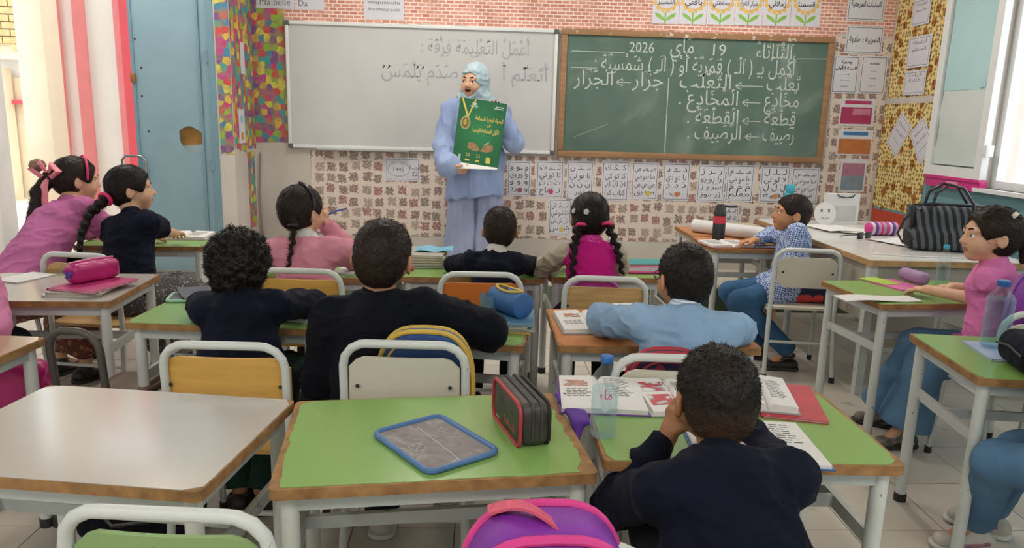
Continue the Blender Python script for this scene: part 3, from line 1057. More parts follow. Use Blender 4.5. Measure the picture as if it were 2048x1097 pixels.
def eyes(root, H, m, s, O):
    for q in (-1, 1):
        bm = bmesh.new()
        bmesh.ops.create_uvsphere(bm, u_segments=14, v_segments=10, radius=.0112*s)
        V = [v.co.copy() for v in bm.verts]; bm.verts.index_update()
        F = [tuple(v.index for v in f.verts) for f in bm.faces]
        bm.free()
        rot = m @ Matrix.Rotation(R(-90), 3, 'X')
        c = H+m @ (Vector((q*.031, .0755, .002))*s)
        o = mesh_obj('eye', [rot @ v+c-O for v in V], F, [MT_EYEW, MT_IRIS], root, True)
        for p in o.data.polygons:
            cen = sum((V[i] for i in p.vertices), Vector())/len(p.vertices)
            p.material_index = 1 if cen.z > .0096*s else 0
        # brow
    for q in (-1, 1):
        P = lambda x, y, z: H+m @ (Vector((x, y, z))*s)-O
        MB().tube([P(q*.014, .0885, .0245), P(q*.03, .0865, .029), P(q*.047, .074, .024)], [.0028*s, .0034*s, .0016*s], 6).build('eyebrow', HAIR_BLACK, root)
def strands(ho, style, mat, s):
    """thin hairs growing from the hair surface"""
    me = ho.data
    n = len(me.polygons)
    C = np.empty(n*3, np.float32); me.polygons.foreach_get('center', C); C = C.reshape(-1, 3)
    Nn = np.empty(n*3, np.float32); me.polygons.foreach_get('normal', Nn); Nn = Nn.reshape(-1, 3)
    rs = np.random.RandomState(n % 1000)
    cnt = {'short': 7000, 'fade': 9000, 'curly': 7000, 'smooth': 4500}[style]
    k = rs.randint(0, n, cnt)
    P = C[k]+rs.uniform(-.003, .003, (cnt, 3)); W = Nn[k]
    up = np.maximum(0, P[:, 2:3]/.1)
    if style == 'smooth':
        flow = np.stack([-P[:, 0]*2, -np.ones(cnt)*.7, -.25-P[:, 2]*4], 1)
        L = rs.uniform(.012, .035, (cnt, 1)); a, b = .06, .03
    elif style == 'curly':
        flow = rs.normal(0, 1, (cnt, 3)); L = rs.uniform(.006, .018, (cnt, 1)); a, b = .9, .5
    else:
        flow = np.stack([P[:, 0]*3, .5*np.ones(cnt), -.9*np.ones(cnt)], 1)
        L = (rs.uniform(.005, .011, (cnt, 1)))*(.45+.75*np.clip(up, 0, 1)); a, b = .55, .35
    flow = flow-W*(flow*W).sum(1, keepdims=True)
    flow /= np.linalg.norm(flow, axis=1, keepdims=True)+1e-6
    d = flow+W*a+rs.normal(0, b, (cnt, 3))
    d /= np.linalg.norm(d, axis=1, keepdims=True)
    sd_ = np.cross(d, rs.normal(0, 1, (cnt, 3))); sd_ /= np.linalg.norm(sd_, axis=1, keepdims=True)
    w = .0008 if style != 'curly' else .0012
    P0 = P-W*.001
    V = np.concatenate([P0-sd_*w, P0+sd_*w, P0+d*L], 0).astype(np.float32)
    i = np.arange(cnt); F = np.stack([i, i+cnt, i+2*cnt], 1)
    m2 = bpy.data.meshes.new('hair_strands')
    m2.vertices.add(len(V)); m2.vertices.foreach_set('co', V.ravel())
    m2.loops.add(cnt*3); m2.loops.foreach_set('vertex_index', F.ravel().astype(np.int32))
    m2.polygons.add(cnt); m2.polygons.foreach_set('loop_start', np.arange(0, cnt*3, 3, dtype=np.int32))
    m2.materials.append(mat); m2.update(calc_edges=True)
    o = bpy.data.objects.new('hair_strands', m2); COL.objects.link(o); o.parent = ho
    tag(o, kind='stuff')
def hair(root, H, m, s, O, style, mat, vox, tails=(), extra=None):
    """built in the head's own frame; the object carries the head's turn"""
    sd = SDF(vox)
    inv = m.inverted()
    loc = lambda p: inv @ (Vector(p)-H)
    big = {'short': .006, 'fade': .005, 'curly': .03, 'smooth': .011}[style]
    sd.ell((0, -.010, .026), (.0725*s+big, .092*s+big, .0815*s+big))
    sd.ell((0, -.03*s, -.015*s), (.064*s+big*.7, .066*s+big*.6, .065*s+big*.3), None, .02)
    if style == 'smooth':
        sd.ell((0, .1*s, -.024*s), (.073*s, .07*s, .092*s), None, .012, -1)
        for q in (-1, 1):
            sd.ell((q*.085*s, .012*s, -.03*s), (.03*s, .04*s, .034*s), None, .01, -1)
        sd.plane((0, 0, -.062*s), (0, .45, -1))
    else:
        sd.ell((0, .1*s, -.034*s), (.088*s, .074*s, .088*s), None, .008, -1)
        for q in (-1, 1):
            sd.ell((q*.09*s, .015*s, -.034*s), (.036*s, .05*s, .036*s), None, .006, -1)
        sd.plane((0, 0, -.058*s), (0, .3, -1))
    for pts, r0, r1, kind in tails:
        L = [loc(p) for p in pts]
        if kind == 'braid':
            # plaited rope: overlapping lobes swinging left and right
            tot = sum((L[i+1]-L[i]).length for i in range(len(L)-1)); n = max(5, int(tot/.019))
            for i in range(n):
                t = i/(n-1)*(len(L)-1); k = min(int(t), len(L)-2); f = t-k
                p = L[k].lerp(L[k+1], f); d = (L[k+1]-L[k]).normalized()
                side = d.cross(Vector((0, 1, 0))).normalized()
                r = r0+(r1-r0)*i/(n-1)
                sd.cone(p+side*r*.5*(1 if i % 2 else -1)-d*.006, p-side*r*.35*(1 if i % 2 else -1)+d*.01, r*.78, r*.6, .004)
        else:
            n = len(L)
            sd.chain(L, [r0+(r1-r0)*i/(n-1) for i in range(n)], .015)
    if extra:
        extra(sd, s)
    if style == 'curly':
        dsp = lambda V: .02*vnoise(V, 42)+.016*vnoise(V, 85, 5)
    elif style == 'smooth':
        dsp = lambda V: .003*vnoise(V*np.array([1, .35, .35], np.float32), 120)
    else:
        dsp = lambda V: .003*vnoise(V, 90)+.003*vnoise(V, 160, 3)
    o = sd.build('hair', mat, root, disp=dsp, smooth=0 if style == 'curly' else 1)
    strands(o, style, mat, s)
    o.location = H-O
    o.rotation_euler = m.to_euler()
    return o
def shoe(root, O, ank, d, s, mat, sole_mat, name='shoe', strap=False, sole_z=.0, lace=None, stripe=None):
    """ank: ankle joint; d: horizontal pointing direction of the toes"""
    d = Vector(d); d.z = 0; d.normalize(); A = Vector(ank)
    z0 = sole_z
    b = Vector((A.x, A.y, z0))
    sd = SDF(.005)
    sd.cone(b-d*.035*s+Vector((0, 0, .032)), b+d*.1*s+Vector((0, 0, .026)), .03*s, .024*s, .02, flat=(d.cross(Vector((0, 0, 1))), 1.25))
    if not strap:
        sd.cone(b+Vector((0, 0, .04)), A+Vector((0, 0, .0)), .034*s, .033*s, .02)
    sd.plane((b.x, b.y, z0+.012), (0, 0, -1))
    o = sd.build(name, mat, root, O)
    so = SDF(.005)
    so.cone(b-d*.035*s+Vector((0, 0, .012)), b+d*.105*s+Vector((0, 0, .012)), .035*s, .031*s, .01, flat=(d.cross(Vector((0, 0, 1))), 1.2))
    so.plane((b.x, b.y, z0+.018), (0, 0, 1)); so.plane((b.x, b.y, z0+.001), (0, 0, -1))
    so.build('sole', sole_mat, o, O)
    if not strap:
        sx = d.cross(Vector((0, 0, 1)))
        for k in range(4):
            c = b+d*(.035+.016*k)*s+Vector((0, 0, .058-.004*k))-O
            MB().tube([c-sx*.022*s-Vector((0, 0, .008)), c+Vector((0, 0, .002)), c+sx*.022*s-Vector((0, 0, .008))], .0032, 6).build('lace', lace or MT_SOLEW, o)
        for q in (-1, 1):
            c = b+sx*q*.036*s-O
            MB().tube([c-d*.03*s+Vector((0, 0, .042)), c+d*.02*s+Vector((0, 0, .03)), c+d*.06*s+Vector((0, 0, .024))-sx*q*.003], [.006, .008, .004], 6).build('side_stripe', stripe or SHOEB, o)
    return o
SHOEB = M('dark shoe leather', '2a2623', .5, .15, 12)
MT_SOLE = M('shoe sole', '3a3633', .8)
MT_SOLEW = M('white shoe sole', 'c9c6bf', .7)
def folds(V):
    """soft creases: ridged noise stretched along the body"""
    a = vnoise(V*np.array([1, 1, .5], np.float32), 13)
    b = vnoise(V*np.array([.6, .6, 1.3], np.float32), 24, 9)
    r1 = 1-np.abs(a)*4; r2 = 1-np.abs(b)*4
    return .007*np.clip(r1, 0, 1)**2+.0055*np.clip(r2, 0, 1)**2+.004*vnoise(V, 50, 3)-.003
def person(label, seat, yaw, head, look=(0, 0, 0), skin=SK_MED, hairst='short', hairm=None, topm=None, sleevem=None, sleeve=1.0,
           legm=None, shoem=None, solem=MT_SOLE, sandal=False, arms=None, knees=None, ankles=None, neck=None, s=1., vox=.006, sh=.118, tails=(), hairx=None,
           collar=None, collar_r=.075, pz=.455, legr=(.074, .058, .05), hands=None, girth=1., skirt=None, face=True, puff=1., toes=None, group=None, bvox=None, rest=True, stripem=None):
    O = Vector((seat[0], seat[1], 0))
    root = thing('person', label, 'person', O, 0, group)
    b = basis(yaw); rt, fw = b @ Vector((1, 0, 0)), b @ Vector((0, 1, 0))
    H = Vector(head); m = basis(*look)
    up = m @ Vector((0, 0, 1)); hf = m @ Vector((0, 1, 0))
    pel = Vector((seat[0], seat[1], pz))
    nb = Vector(neck) if neck else H-up*.118*s-hf*.022*s
    tor = (nb-pel)
    ax = (rt-tor.normalized()*rt.dot(tor.normalized())).normalized()
    shl = [nb-tor.normalized()*.04*s-ax*sh*s, nb-tor.normalized()*.04*s+ax*sh*s]
    chest = pel.lerp(nb, .80); waist = pel.lerp(nb, .35)
    l1, l2 = .205*s, .185*s
    E = []; W = []
    for i in (0, 1):
        tgt, pole = arms[i]
        e, w = ik(shl[i], tgt, l1, l2, pole)
        if rest and .63 < tgt[2] < .72:          # forearm resting on the desk: the elbow stays above the top
            for q in range(12):
                if e.z >= .655: break
                e, w = ik(shl[i], tgt, l1, l2, (pole[0], pole[1], pole[2]+.2*(q+1)))
        E.append(e); W.append(w)
    hips = [pel-rt*.062*s-fw*.0, pel+rt*.062*s]
    kn = []; an = []
    for i in (0, 1):
        k = Vector(knees[i]) if knees and knees[i] else hips[i]+fw*.29*s+rt*(.03 if i else -.03)*s+Vector((0, 0, -.02))
        a = Vector(ankles[i]) if ankles and ankles[i] else Vector((k.x, k.y, .07))-fw*.04*s
        kn.append(k); an.append(a)
    # ---- the body, one continuous skin
    sd = SDF(bvox or min(vox, .0055))
    head_prims(sd, H, m, s)
    sd.cone(nb-tor.normalized()*.02, H-up*.04*s-hf*.012*s, .04*s, .043*s, .02)
    sd.cone(chest, waist, .062*s, .06*s, .03, flat=(ax, 1.4)); sd.cone(waist, pel, .06*s, .07*s, .03, flat=(ax, 1.4))
    for i in (0, 1):
        sd.cone(nb-tor.normalized()*.03, shl[i], .03*s, .032*s, .02)
        sd.chain([shl[i], E[i], W[i]], [.034*s, .028*s, .0195*s], .012)
        hd = (W[i]-E[i]).normalized()
        if .62 < W[i].z < .70:
            hd = Vector((hd.x, hd.y, -.12)).normalized()
        hn = Vector((0, 0, -1)); curl = 22
        if hands and hands[i]:
            hd, hn, curl = (Vector(hands[i][0]) if hands[i][0] else hd), Vector(hands[i][1]), hands[i][2]
        hand_prims(sd, W[i], hd, hn, -1 if i == 0 else 1, s, curl)
        sd.chain([hips[i], kn[i], an[i]], [.058*s, .043*s, .027*s], .02)
        td = Vector(toes[i]) if toes else fw
        td = Vector((td.x, td.y, 0)).normalized()
        sd.cone(an[i], Vector((an[i].x, an[i].y, .038))+td*.07*s, .026*s, .019*s, .012)
    inv = m.inverted()
    Hn = A3(H); iv = np.array([list(r) for r in inv], np.float32)
    def mf(C):
        q = (C-Hn)@iv.T/s
        lip = (np.abs(q[:, 0]) < .021) & (q[:, 1] > .074) & (np.abs(q[:, 2]+.0535) < .0085-.2*np.abs(q[:, 0])**1.2)
        return lip.astype(int)
    sd.build('body', [skin, MT_LIP], root, O, matfn=mf if face else None, smooth=1)
    if face:
        eyes(root, H, m, s, O)
    hair(root, H, m, s, O, hairst, hairm or HAIR_BLACK, min(vox, .005), tails, hairx)
    # ---- clothes
    g = girth*s
    tp = SDF(vox)
    tp.cone(chest, waist, .084*g, .09*g, .03, flat=(ax, 1.38)); tp.cone(waist, pel+Vector((0, 0, .0)), .09*g, .098*g, .03, flat=(ax, 1.38))
    tp.cone(nb-tor.normalized()*.028*s, chest, .05*s, .075*g, .04, flat=(ax, 1.25))
    cuff = []
    slv = []
    for i in (0, 1):
        tp.cone(nb-tor.normalized()*.02*s+ax*(.04 if i else -.04)*s, shl[i], .03*s, .045*g, .03)
        sl = tp if sleevem is None else SDF(vox)
        mid = E[i].lerp(W[i], .86) if sleeve >= 1 else None
        if sleeve >= 1:
            sl.chain([shl[i], E[i], mid], [.05*g*puff, .046*g*puff, .032*s*puff], .022)
        else:
            sl.chain([shl[i], shl[i].lerp(E[i], sleeve)], [.05*g, .05*g*puff], .022)
        if sleevem is not None:
            slv.append(sl)
        else:
            pass
        if skirt is None:
            tp.cone(hips[i], hips[i].lerp(kn[i], .35), .085*s, .082*s, .03)
    fold = folds
    V0 = tp
    to = V0.build('smock', topm, root, O, disp=fold)
    for sl in slv:
        sl.build('sleeve', sleevem, root, O, disp=fold)
    if collar:
        cs_ = SDF(min(vox, .005))
        cs_.cone(nb-tor.normalized()*.028*s, chest, .054*s, .079*g, .04, flat=(ax, 1.25))
        for i in (0, 1):
            cs_.cone(nb-tor.normalized()*.02*s+ax*(.04 if i else -.04)*s, shl[i], .034*s, .049*g, .03)
        cs_.cone(nb-tor.normalized()*.03, nb+(H-nb).normalized()*.012, .047*s, .05*s, .015)
        # keep only the part round the neck
        cs_.plane(tuple(nb-tor.normalized()*collar_r*.8), tuple(-tor.normalized()), .006)
        for i in (0, 1):
            cs_.plane(tuple(nb+ax*(1 if i else -1)*collar_r), tuple(ax*(1 if i else -1)), .006)
        cs_.build('collar', collar, root, O)
    else:
        cs_ = SDF(min(vox, .005))
        cs_.cone(nb-tor.normalized()*.03, nb+(H-nb).normalized()*.006, .05*s, .05*s, .01)
        cs_.build('collar', topm, root, O)
    if skirt is not None:
        sk = SDF(.008)
        kc = (kn[0]+kn[1])/2
        sk.cone(pel, kc, .1*s, .085*s, .04, flat=(rt, 1.3)); sk.cone(kc, kc*.3+(an[0]+an[1])*.35+Vector((0, 0, .05)), .085*s, .1*s, .04, flat=(rt, 1.2))
        for i in (0, 1):
            sk.chain([hips[i], kn[i], kn[i].lerp(an[i], .7)], [.08*s, .068*s, .07*s], .04)
        sk.build('skirt', skirt, root, O, disp=lambda V: .012*vnoise(V, 18))
    if legm:
        for i in (0, 1):
            lg = SDF(vox)
            lg.chain([hips[i], kn[i]], [legr[0]*s, legr[1]*s*1.08], .03)
            lg.cone(kn[i], an[i]+Vector((0, 0, .015)), legr[1]*s, legr[2]*s, .03)
            lg.plane(tuple(an[i]+Vector((0, 0, .0))), tuple((an[i]-kn[i]).normalized()), .004)
            lg.build('trouser_leg', legm, root, O, disp=lambda V: .006*vnoise(V, 30))
    if shoem:
        for i in (0, 1):
            td = toes[i] if toes else fw
            so = shoe(root, O, an[i], td, s, shoem, solem, 'sandal' if sandal else 'shoe', sandal, stripe=stripem)
    return dict(root=root, O=O, H=H, m=m, nb=nb, sh=shl, E=E, W=W, kn=kn, an=an)
def cloth(name, c, rough=.85, c2=None, bump=.25):
    return M(name, c, rough, .12, 5, bump, 300, sheen=.02, c2=c2, spec=.15)
NAVY = cloth('navy smock cloth', '0e1327', c2='090c1a')
NAVY2 = cloth('dark navy cloth', '0b0d18', c2='07080f')
BLUEC = cloth('pale blue smock cloth', '93aecb', c2='809cba')
PINK1 = cloth('pink smock cloth', 'd98ab0', c2='c8779f')
PINK2 = cloth('rose smock cloth', 'd58f9f', c2='c47d8f')
PINK3 = cloth('bright pink cloth', 'dd7fb4', c2='cf6ca3')
LILAC = cloth('lilac pink cloth', 'bf6f9e', c2='ab5d8c')
MAG = cloth('magenta cloth', 'cc1f86', c2='b0166f')
BEIGE = cloth('beige knit', 'b5aa98', c2='a2977f')
JEAN = cloth('blue denim', '3f6488', c2='2d4c6e')
JEANL = cloth('light blue denim', '6285a2', c2='48698a')
DARKT = cloth('dark trousers', '23242b')
GREENT = cloth('dark green trousers', '22372f')
WHITEC = cloth('white cotton', 'd4cfc8', c2='c4bfb8')
def gingham():
    m, nt, b = newmat('blue gingham')
    L = nt.links
    tc = N(nt, 'ShaderNodeTexCoord')
    mp = N(nt, 'ShaderNodeMapping'); mp.inputs['Rotation'].default_value = (.4, .5, .3)
    L.new(tc.outputs['Object'], mp.inputs[0])
    ck = N(nt, 'ShaderNodeTexChecker', i_Scale=115.0)
    ck.inputs[1].default_value = (*srgb('3a5596'), 1); ck.inputs[2].default_value = (*srgb('b9c4d8'), 1)
    L.new(mp.outputs[0], ck.inputs[0]); L.new(ck.outputs[0], b.inputs['Base Color'])
    b.inputs['Roughness'].default_value = .85
    return m
GING = gingham()
def striped(name, c1, c2, scale, axis=2, rot=(0, 0, 0)):
    if name in MATS: return MATS[name]
    m, nt, b = newmat(name)
    L = nt.links
    tc = N(nt, 'ShaderNodeTexCoord')
    mp = N(nt, 'ShaderNodeMapping'); mp.inputs['Rotation'].default_value = rot
    L.new(tc.outputs['Object'], mp.inputs[0])
    wv = N(nt, 'ShaderNodeTexWave', i_Scale=scale, bands_direction='XYZ'[axis])
    L.new(mp.outputs[0], wv.inputs['Vector'])
    rp = ramp(nt, [(0, c1), (.5, c2)], 'CONSTANT')
    L.new(wv.outputs['Fac'], rp.inputs[0]); L.new(rp.outputs[0], b.inputs['Base Color'])
    b.inputs['Roughness'].default_value = .75
    MATS[name] = m
    return m
STRIPEC = striped('white and blue striped collar cloth', 'd9dde2', '9fb3cb', 38)
def pattern_cloth(name, base, spot, scale, thr=.36):
    if name in MATS: return MATS[name]
    m, nt, b = newmat(name)
    L = nt.links
    tc = N(nt, 'ShaderNodeTexCoord')
    vo = N(nt, 'ShaderNodeTexVoronoi', i_Scale=scale)
    L.new(tc.outputs['Object'], vo.inputs['Vector'])
    rp = ramp(nt, [(0, spot), (thr, spot), (thr+.04, base), (1, base)])
    L.new(vo.outputs['Distance'], rp.inputs[0]); L.new(rp.outputs[0], b.inputs['Base Color'])
    b.inputs['Roughness'].default_value = .85
    MATS[name] = m
    return m
FLORAL = pattern_cloth('rust floral cloth', '6b3d33', 'a5694f', 38)
SHOEW = M('white trainer', 'bdb6aa', .6, .12, 20)
SHOEG = M('grey trainer', '8b8478', .6, .3, 30, c2='4a463f')
NAVYSH = M('navy shoe', '25304f', .6, .1, 12)

def ring(root, O, c, d, r, rr, mat, name='hair_tie'):
    d = Vector(d).normalized(); u = d.orthogonal().normalized(); w = d.cross(u); c = Vector(c)-O
    return MB().tube([c+(u*math.cos(a)+w*math.sin(a))*r for a in [2*math.pi*i/14 for i in range(14)]], rr, 8, closed=True).build(name, mat, root)

Z = Vector((0, 0, 1))
# boy bent over the open books
p12 = person('short-haired boy in a navy smock resting his chin on his hand over open books', (.49, 1.19), -2, (.474, 1.385, .778), (3, 4, 0), SK_DEEP, 'fade', HAIR_FADE, NAVY,
    arms=[((.405, 1.46, .665), (-0.75, -0.1, -1.05)), ((.585, 1.64, .665), (0.75, 0.1, -1.05))], neck=(.466, 1.30, .680), vox=.005, sh=.125, girth=1.06, rest=False,
    legm=DARKT, shoem=SHOEB, hands=[((.25, .15, .9), (.9, .3, -.2), 45), None], knees=None)
# boy in pale blue
p9 = person('boy in a pale blue smock and glasses sitting at the orange desk', (.60, 2.06), -2, (.632, 2.23, .845), (12, 4, 0), SK_TAN, 'short', HAIR_BLACK, BLUEC,
    arms=[((.565, 2.43, .668), (-0.75, -0.2, -1)), ((.72, 2.44, .668), (0.75, -0.1, -0.95))], neck=(.625, 2.17, .752), sh=.128, girth=1.08, vox=.005,
    collar=STRIPEC, collar_r=.07, legm=DARKT, shoem=SHOEB)
# big boy in navy
p6 = person('broad-shouldered boy in a black navy smock on the cream chair', (-.27, 2.06), -4, (-.292, 2.17, .905), (-8, -2, 6), SK_MED, 'short', HAIR_BROWN, NAVY2,
    arms=[((-.365, 2.30, .47), (-0.6, -0.7, -0.55)), ((.0, 2.40, .668), (0.75, -0.4, -0.65))], s=1.06, sh=.13, girth=1.1, vox=.0055, legm=DARKT, shoem=SHOEW, solem=MT_SOLEW, puff=1.1,
    ankles=[(-.30, 2.20, .07), (-.10, 2.42, .07)])
# curly boy
p4 = person('curly-haired boy in a navy smock at the green desk, on the yellow chair', (-.74, 2.22), 4, (-.790, 2.40, .815), (8, 4, 0), SK_TAN, 'curly', HAIR_BLACK, NAVY,
    arms=[((-.875, 2.66, .668), (-0.75, -0.3, -0.9)), ((-.70, 2.65, .668), (0.6, -0.3, -0.85))], neck=(-.768, 2.345, .735), legm=GREENT, shoem=SHOEB, sandal=True,
    ankles=[(-.80, 2.34, .07), (-.725, 2.33, .07)], s=.97)
# girl in pink with white collar
p5 = person('girl in pink with a broad white collar and one plait, pen at her mouth', (-.73, 3.06), -6, (-.775, 3.20, .905), (-32, 0, 0), SK_LIGHT, 'smooth', HAIR_BROWN, PINK2,
    arms=[((-.86, 3.36, .668), (-0.75, -0.3, -0.75)), ((-.695, 3.30, .835), (0.75, 0.1, -0.9))], neck=(-.75, 3.15, .785), collar=WHITEC, collar_r=.115, vox=.0065,
    tails=[([(-.785, 3.105, .875), (-.782, 3.06, .79), (-.80, 3.03, .68)], .017, .008, 'braid')], legm=DARKT, shoem=SHOEB, puff=1.2, hands=[None, ((0, .1, 1), (-1, .2, 0), 35)])
# small boy in dark jacket
p7 = person('small boy in a dark jacket facing the teacher, on the orange-backed chair', (.045, 3.06), -3, (.08, 3.25, .835), (0, 2, 0), SK_TAN, 'short', HAIR_BROWN, NAVY,
    arms=[((.0, 3.46, .668), (-0.75, -0.3, -0.75)), ((.13, 3.475, .668), (0.75, -0.3, -0.75))], neck=(.065, 3.19, .738), s=.93, girth=.92, sh=.11, vox=.0065, collar=WHITEC, collar_r=.052, legm=DARKT, shoem=NAVYSH)
# girl with two braids
def parting(sd, s):
    pass
p8 = person('girl in a magenta waistcoat with two plaits tied with pink bands', (.475, 3.02), -2, (.468, 3.20, .905), (2, 0, 0), SK_MED, 'smooth', HAIR_BLACK, MAG, BEIGE,
    arms=[((.375, 3.44, .668), (-0.75, -0.3, -0.75)), ((.55, 3.46, .668), (0.525, -0.3, -0.85))], neck=(.47, 3.15, .80), vox=.006, collar=pattern_cloth('magenta ruffle', 'c42283', 'e05aa8', 120), collar_r=.058,
    tails=[([(.415, 3.125, .885), (.388, 3.05, .80), (.378, 3.01, .67)], .021, .012, 'braid'), ([(.54, 3.13, .89), (.572, 3.07, .80), (.597, 3.05, .70)], .02, .012, 'braid')],
    legm=DARKT, shoem=SHOEB, s=.98, girth=.88, sh=.11)
# boy in gingham, sideways on his chair
p10 = person('boy in a blue gingham smock and jeans sitting sideways on the askew chair', (1.70, 3.94), 70, (1.725, 4.05, .845), (84, -6, 0), SK_TAN, 'short', HAIR_BROWN, GING,
    arms=[((1.545, 3.80, .27), (0.75, -0.4, -0.55)), ((1.60, 4.22, .668), (0.225, 0.5, -1.15))], neck=(1.755, 4.045, .755), vox=.006, bvox=.0042, hands=[None, ((-1, .15, -.1), (0, 0, -1), 25)], collar=WHITEC, collar_r=.065, pz=.46,
    legm=JEAN, shoem=SHOEB, sandal=True, knees=[(1.41, 3.87, .385), (1.42, 4.06, .39)], ankles=[(1.70, 3.86, .10), (1.60, 4.05, .08)], toes=[(-1, .1, 0), (-1, .2, 0)], legr=(.072, .056, .05))
# girl in bright pink, right
p11 = person('girl in bright pink with embroidered flowers and jeans, hand on a paper sheet', (2.02, 2.72), 48, (1.965, 2.76, .928), (80, 0, 0), SK_LIGHT, 'smooth', HAIR_BROWN, PINK3, sleeve=.6,
    arms=[((1.895, 2.985, .660), (0.375, -0.8, -0.75)), ((2.05, 3.05, .66), (0.675, 0.2, -0.75))], neck=(1.995, 2.755, .815), vox=.0055, bvox=.004, legm=JEANL, shoem=SHOEG, solem=MT_SOLE,
    knees=[(1.865, 2.86, .40), (1.90, 3.0, .40)], ankles=[(1.80, 2.87, .10), (1.84, 3.09, .09)], toes=[(-.9, -.1, 0), (-.8, .4, 0)], legr=(.08, .078, .105),
    tails=[([(2.045, 2.745, .94), (2.085, 2.735, .91), (2.09, 2.73, .84)], .026, .016, 'tail')], collar=PINK3, collar_r=.07)
# child at the right edge: jeans and trainers
p13 = person('child in a navy smock and blue jeans at the desk with the big bottle', (1.66, 1.72), 40, (1.66, 1.86, .90), (20, 0, 0), SK_MED, 'short', HAIR_BLACK, NAVY,
    arms=[((1.62, 1.92, .50), (-0.45, -0.4, -0.75)), ((1.82, 2.08, .668), (0.6, 0.1, -0.75))], vox=.007, legm=JEANL, shoem=SHOEW, solem=MT_SOLEW,
    knees=[(1.50, 1.93, .385), (1.62, 2.0, .385)], ankles=[(1.60, 2.10, .10), (1.72, 2.2, .09)], toes=[(-.9, .1, 0), (-.6, .6, 0)], legr=(.07, .058, .056), stripem=M('blue and orange trim', '4a5f9f', .5, .1, 60, c2='c06a4a'), face=False)
# girl in navy with the long plait
p2 = person('girl in navy with a long plait and pink band, leaning on the desk', (-1.66, 3.42), -30, (-1.685, 3.62, .940), (-62, -2, 0), SK_LIGHT, 'smooth', HAIR_BLACK, NAVY, sleeve=.55,
    arms=[((-1.76, 3.92, .668), (-0.45, -0.3, -0.95)), ((-1.60, 3.95, .668), (0.75, -0.1, -0.85))], neck=(-1.665, 3.565, .815), vox=.0065, bvox=.0045, skirt=pattern_cloth('grey speckled cloth', '4a4648', '9a928c', 70, .3), shoem=SHOEW, solem=MT_SOLEW, girth=1.08,
    tails=[([(-1.765, 3.555, .905), (-1.80, 3.45, .84), (-1.80, 3.36, .75), (-1.79, 3.31, .66)], .027, .015, 'braid')], ankles=[(-1.62, 3.62, .07), (-1.48, 3.6, .07)])
# girl with the ribbon
p1 = person('girl in a lilac-pink smock with a pink ribbon and hairband, leaning forward', (-2.14, 3.36), -28, (-2.075, 3.88, .955), (-50, 4, 0), SK_LIGHT, 'smooth', HAIR_BROWN, LILAC,
    arms=[((-2.05, 4.06, .668), (-0.6, -0.3, -0.85)), ((-1.88, 4.04, .668), (0.45, -0.3, -1.05))], neck=(-2.085, 3.80, .835), vox=.007, bvox=.0045, skirt=FLORAL, shoem=SHOEB, girth=1.12, s=1.04,
    tails=[([(-2.165, 3.815, .975), (-2.20, 3.76, .90), (-2.21, 3.73, .80), (-2.22, 3.70, .73)], .034, .026, 'tail')])
# child at the left edge
p3 = person('child in a pale pink smock at the white desk with the magenta pencil case', (-1.83, 2.45), 4, (-1.80, 2.55, .885), (-20, 4, 0), SK_LIGHT, 'smooth', HAIR_BROWN, PINK1,
    arms=[((-1.93, 2.79, .668), (-0.75, -0.2, -0.75)), ((-1.655, 2.43, .43), (.6, -.7, -.1))], vox=.007, legm=DARKT, shoem=SHOEB, puff=1.25)

# hair ornaments and small extras worn by the pupils
HOTP = M('hot pink elastic', 'e0306e', .6)
RIB = M('pink satin ribbon', 'e88a98', .4, .08, 9)
ring(p5['root'], p5['O'], (-.785, 3.09, .86), (0, .3, 1), .018, .006, M('dark elastic', '2a2328', .6))
def clip_flower(root, O, c, nrm, r, mat, cm):
    nrm = Vector(nrm).normalized(); u = nrm.orthogonal().normalized(); w = nrm.cross(u); c = Vector(c)-O
    o = MB()
    for i in range(5):
        a = 2*math.pi*i/5
        q = c+(u*math.cos(a)+w*math.sin(a))*r*.6
        o.tube([q-nrm*.003, q+nrm*.004], [r*.5, r*.42], 8)
    o.build('hair_clip', mat, root)
    MB().tube([c, c+nrm*.008], [r*.3, r*.25], 8).build('hair_clip', cm, root)
clip_flower(p5['root'], p5['O'], (-.79, 3.112, .963), (-.1, -.75, .65), .014, M('silver clip', 'b9b9c4', .3, .1, 9, metal=.6), M('blue bead', '2c3f9c', .3))
H5 = p5['H']; m5 = p5['m']
MB().tube([H5+m5 @ Vector((.086*math.cos(R(a)), -.01, .028+.098*math.sin(R(a))))-p5['O'] for a in range(-5, 100, 12)], .0055, 6).build('hair_band', M('dark glossy band', '2d2634', .3), p5['root'])
for c in ((.425, 3.118, .883), (.531, 3.122, .888)):
    ring(p8['root'], p8['O'], c, (0, .6, 1), .021, .008, HOTP)
clip_flower(p8['root'], p8['O'], (.44, 3.10, .945), (-.25, -.9, .35), .013, WHITEC, M('silver clip', 'b9b9c4'))
clip_flower(p8['root'], p8['O'], (.393, 3.15, .942), (-.9, -.5, .3), .011, WHITEC, M('silver clip', 'b9b9c4'))
ring(p2['root'], p2['O'], (-1.768, 3.54, .90), (.3, 1, .5), .028, .010, HOTP)
ring(p11['root'], p11['O'], (2.05, 2.745, .937), (1, 0, .3), .027, .008, M('red elastic', 'b52a4a', .6))
MB().tube([Vector((1.995, 2.70, 1.022))-p11['O'], Vector((2.005, 2.692, 1.012))-p11['O']], [.012, .016], 10).build('hair_clip', M('cream plastic clip', 'd9cfbd', .4), p11['root'])
H1 = p1['H']; m1 = p1['m']; O1 = p1['O']
MB().tube([H1+m1 @ (Vector((.088*math.cos(R(a)), .03, .026+.095*math.sin(R(a))))*1.04)-O1 for a in range(-10, 191, 15)], .006, 6).build('hair_band', HOTP, p1['root'])
rb = MB()
base = Vector((-2.165, 3.80, .985))-O1
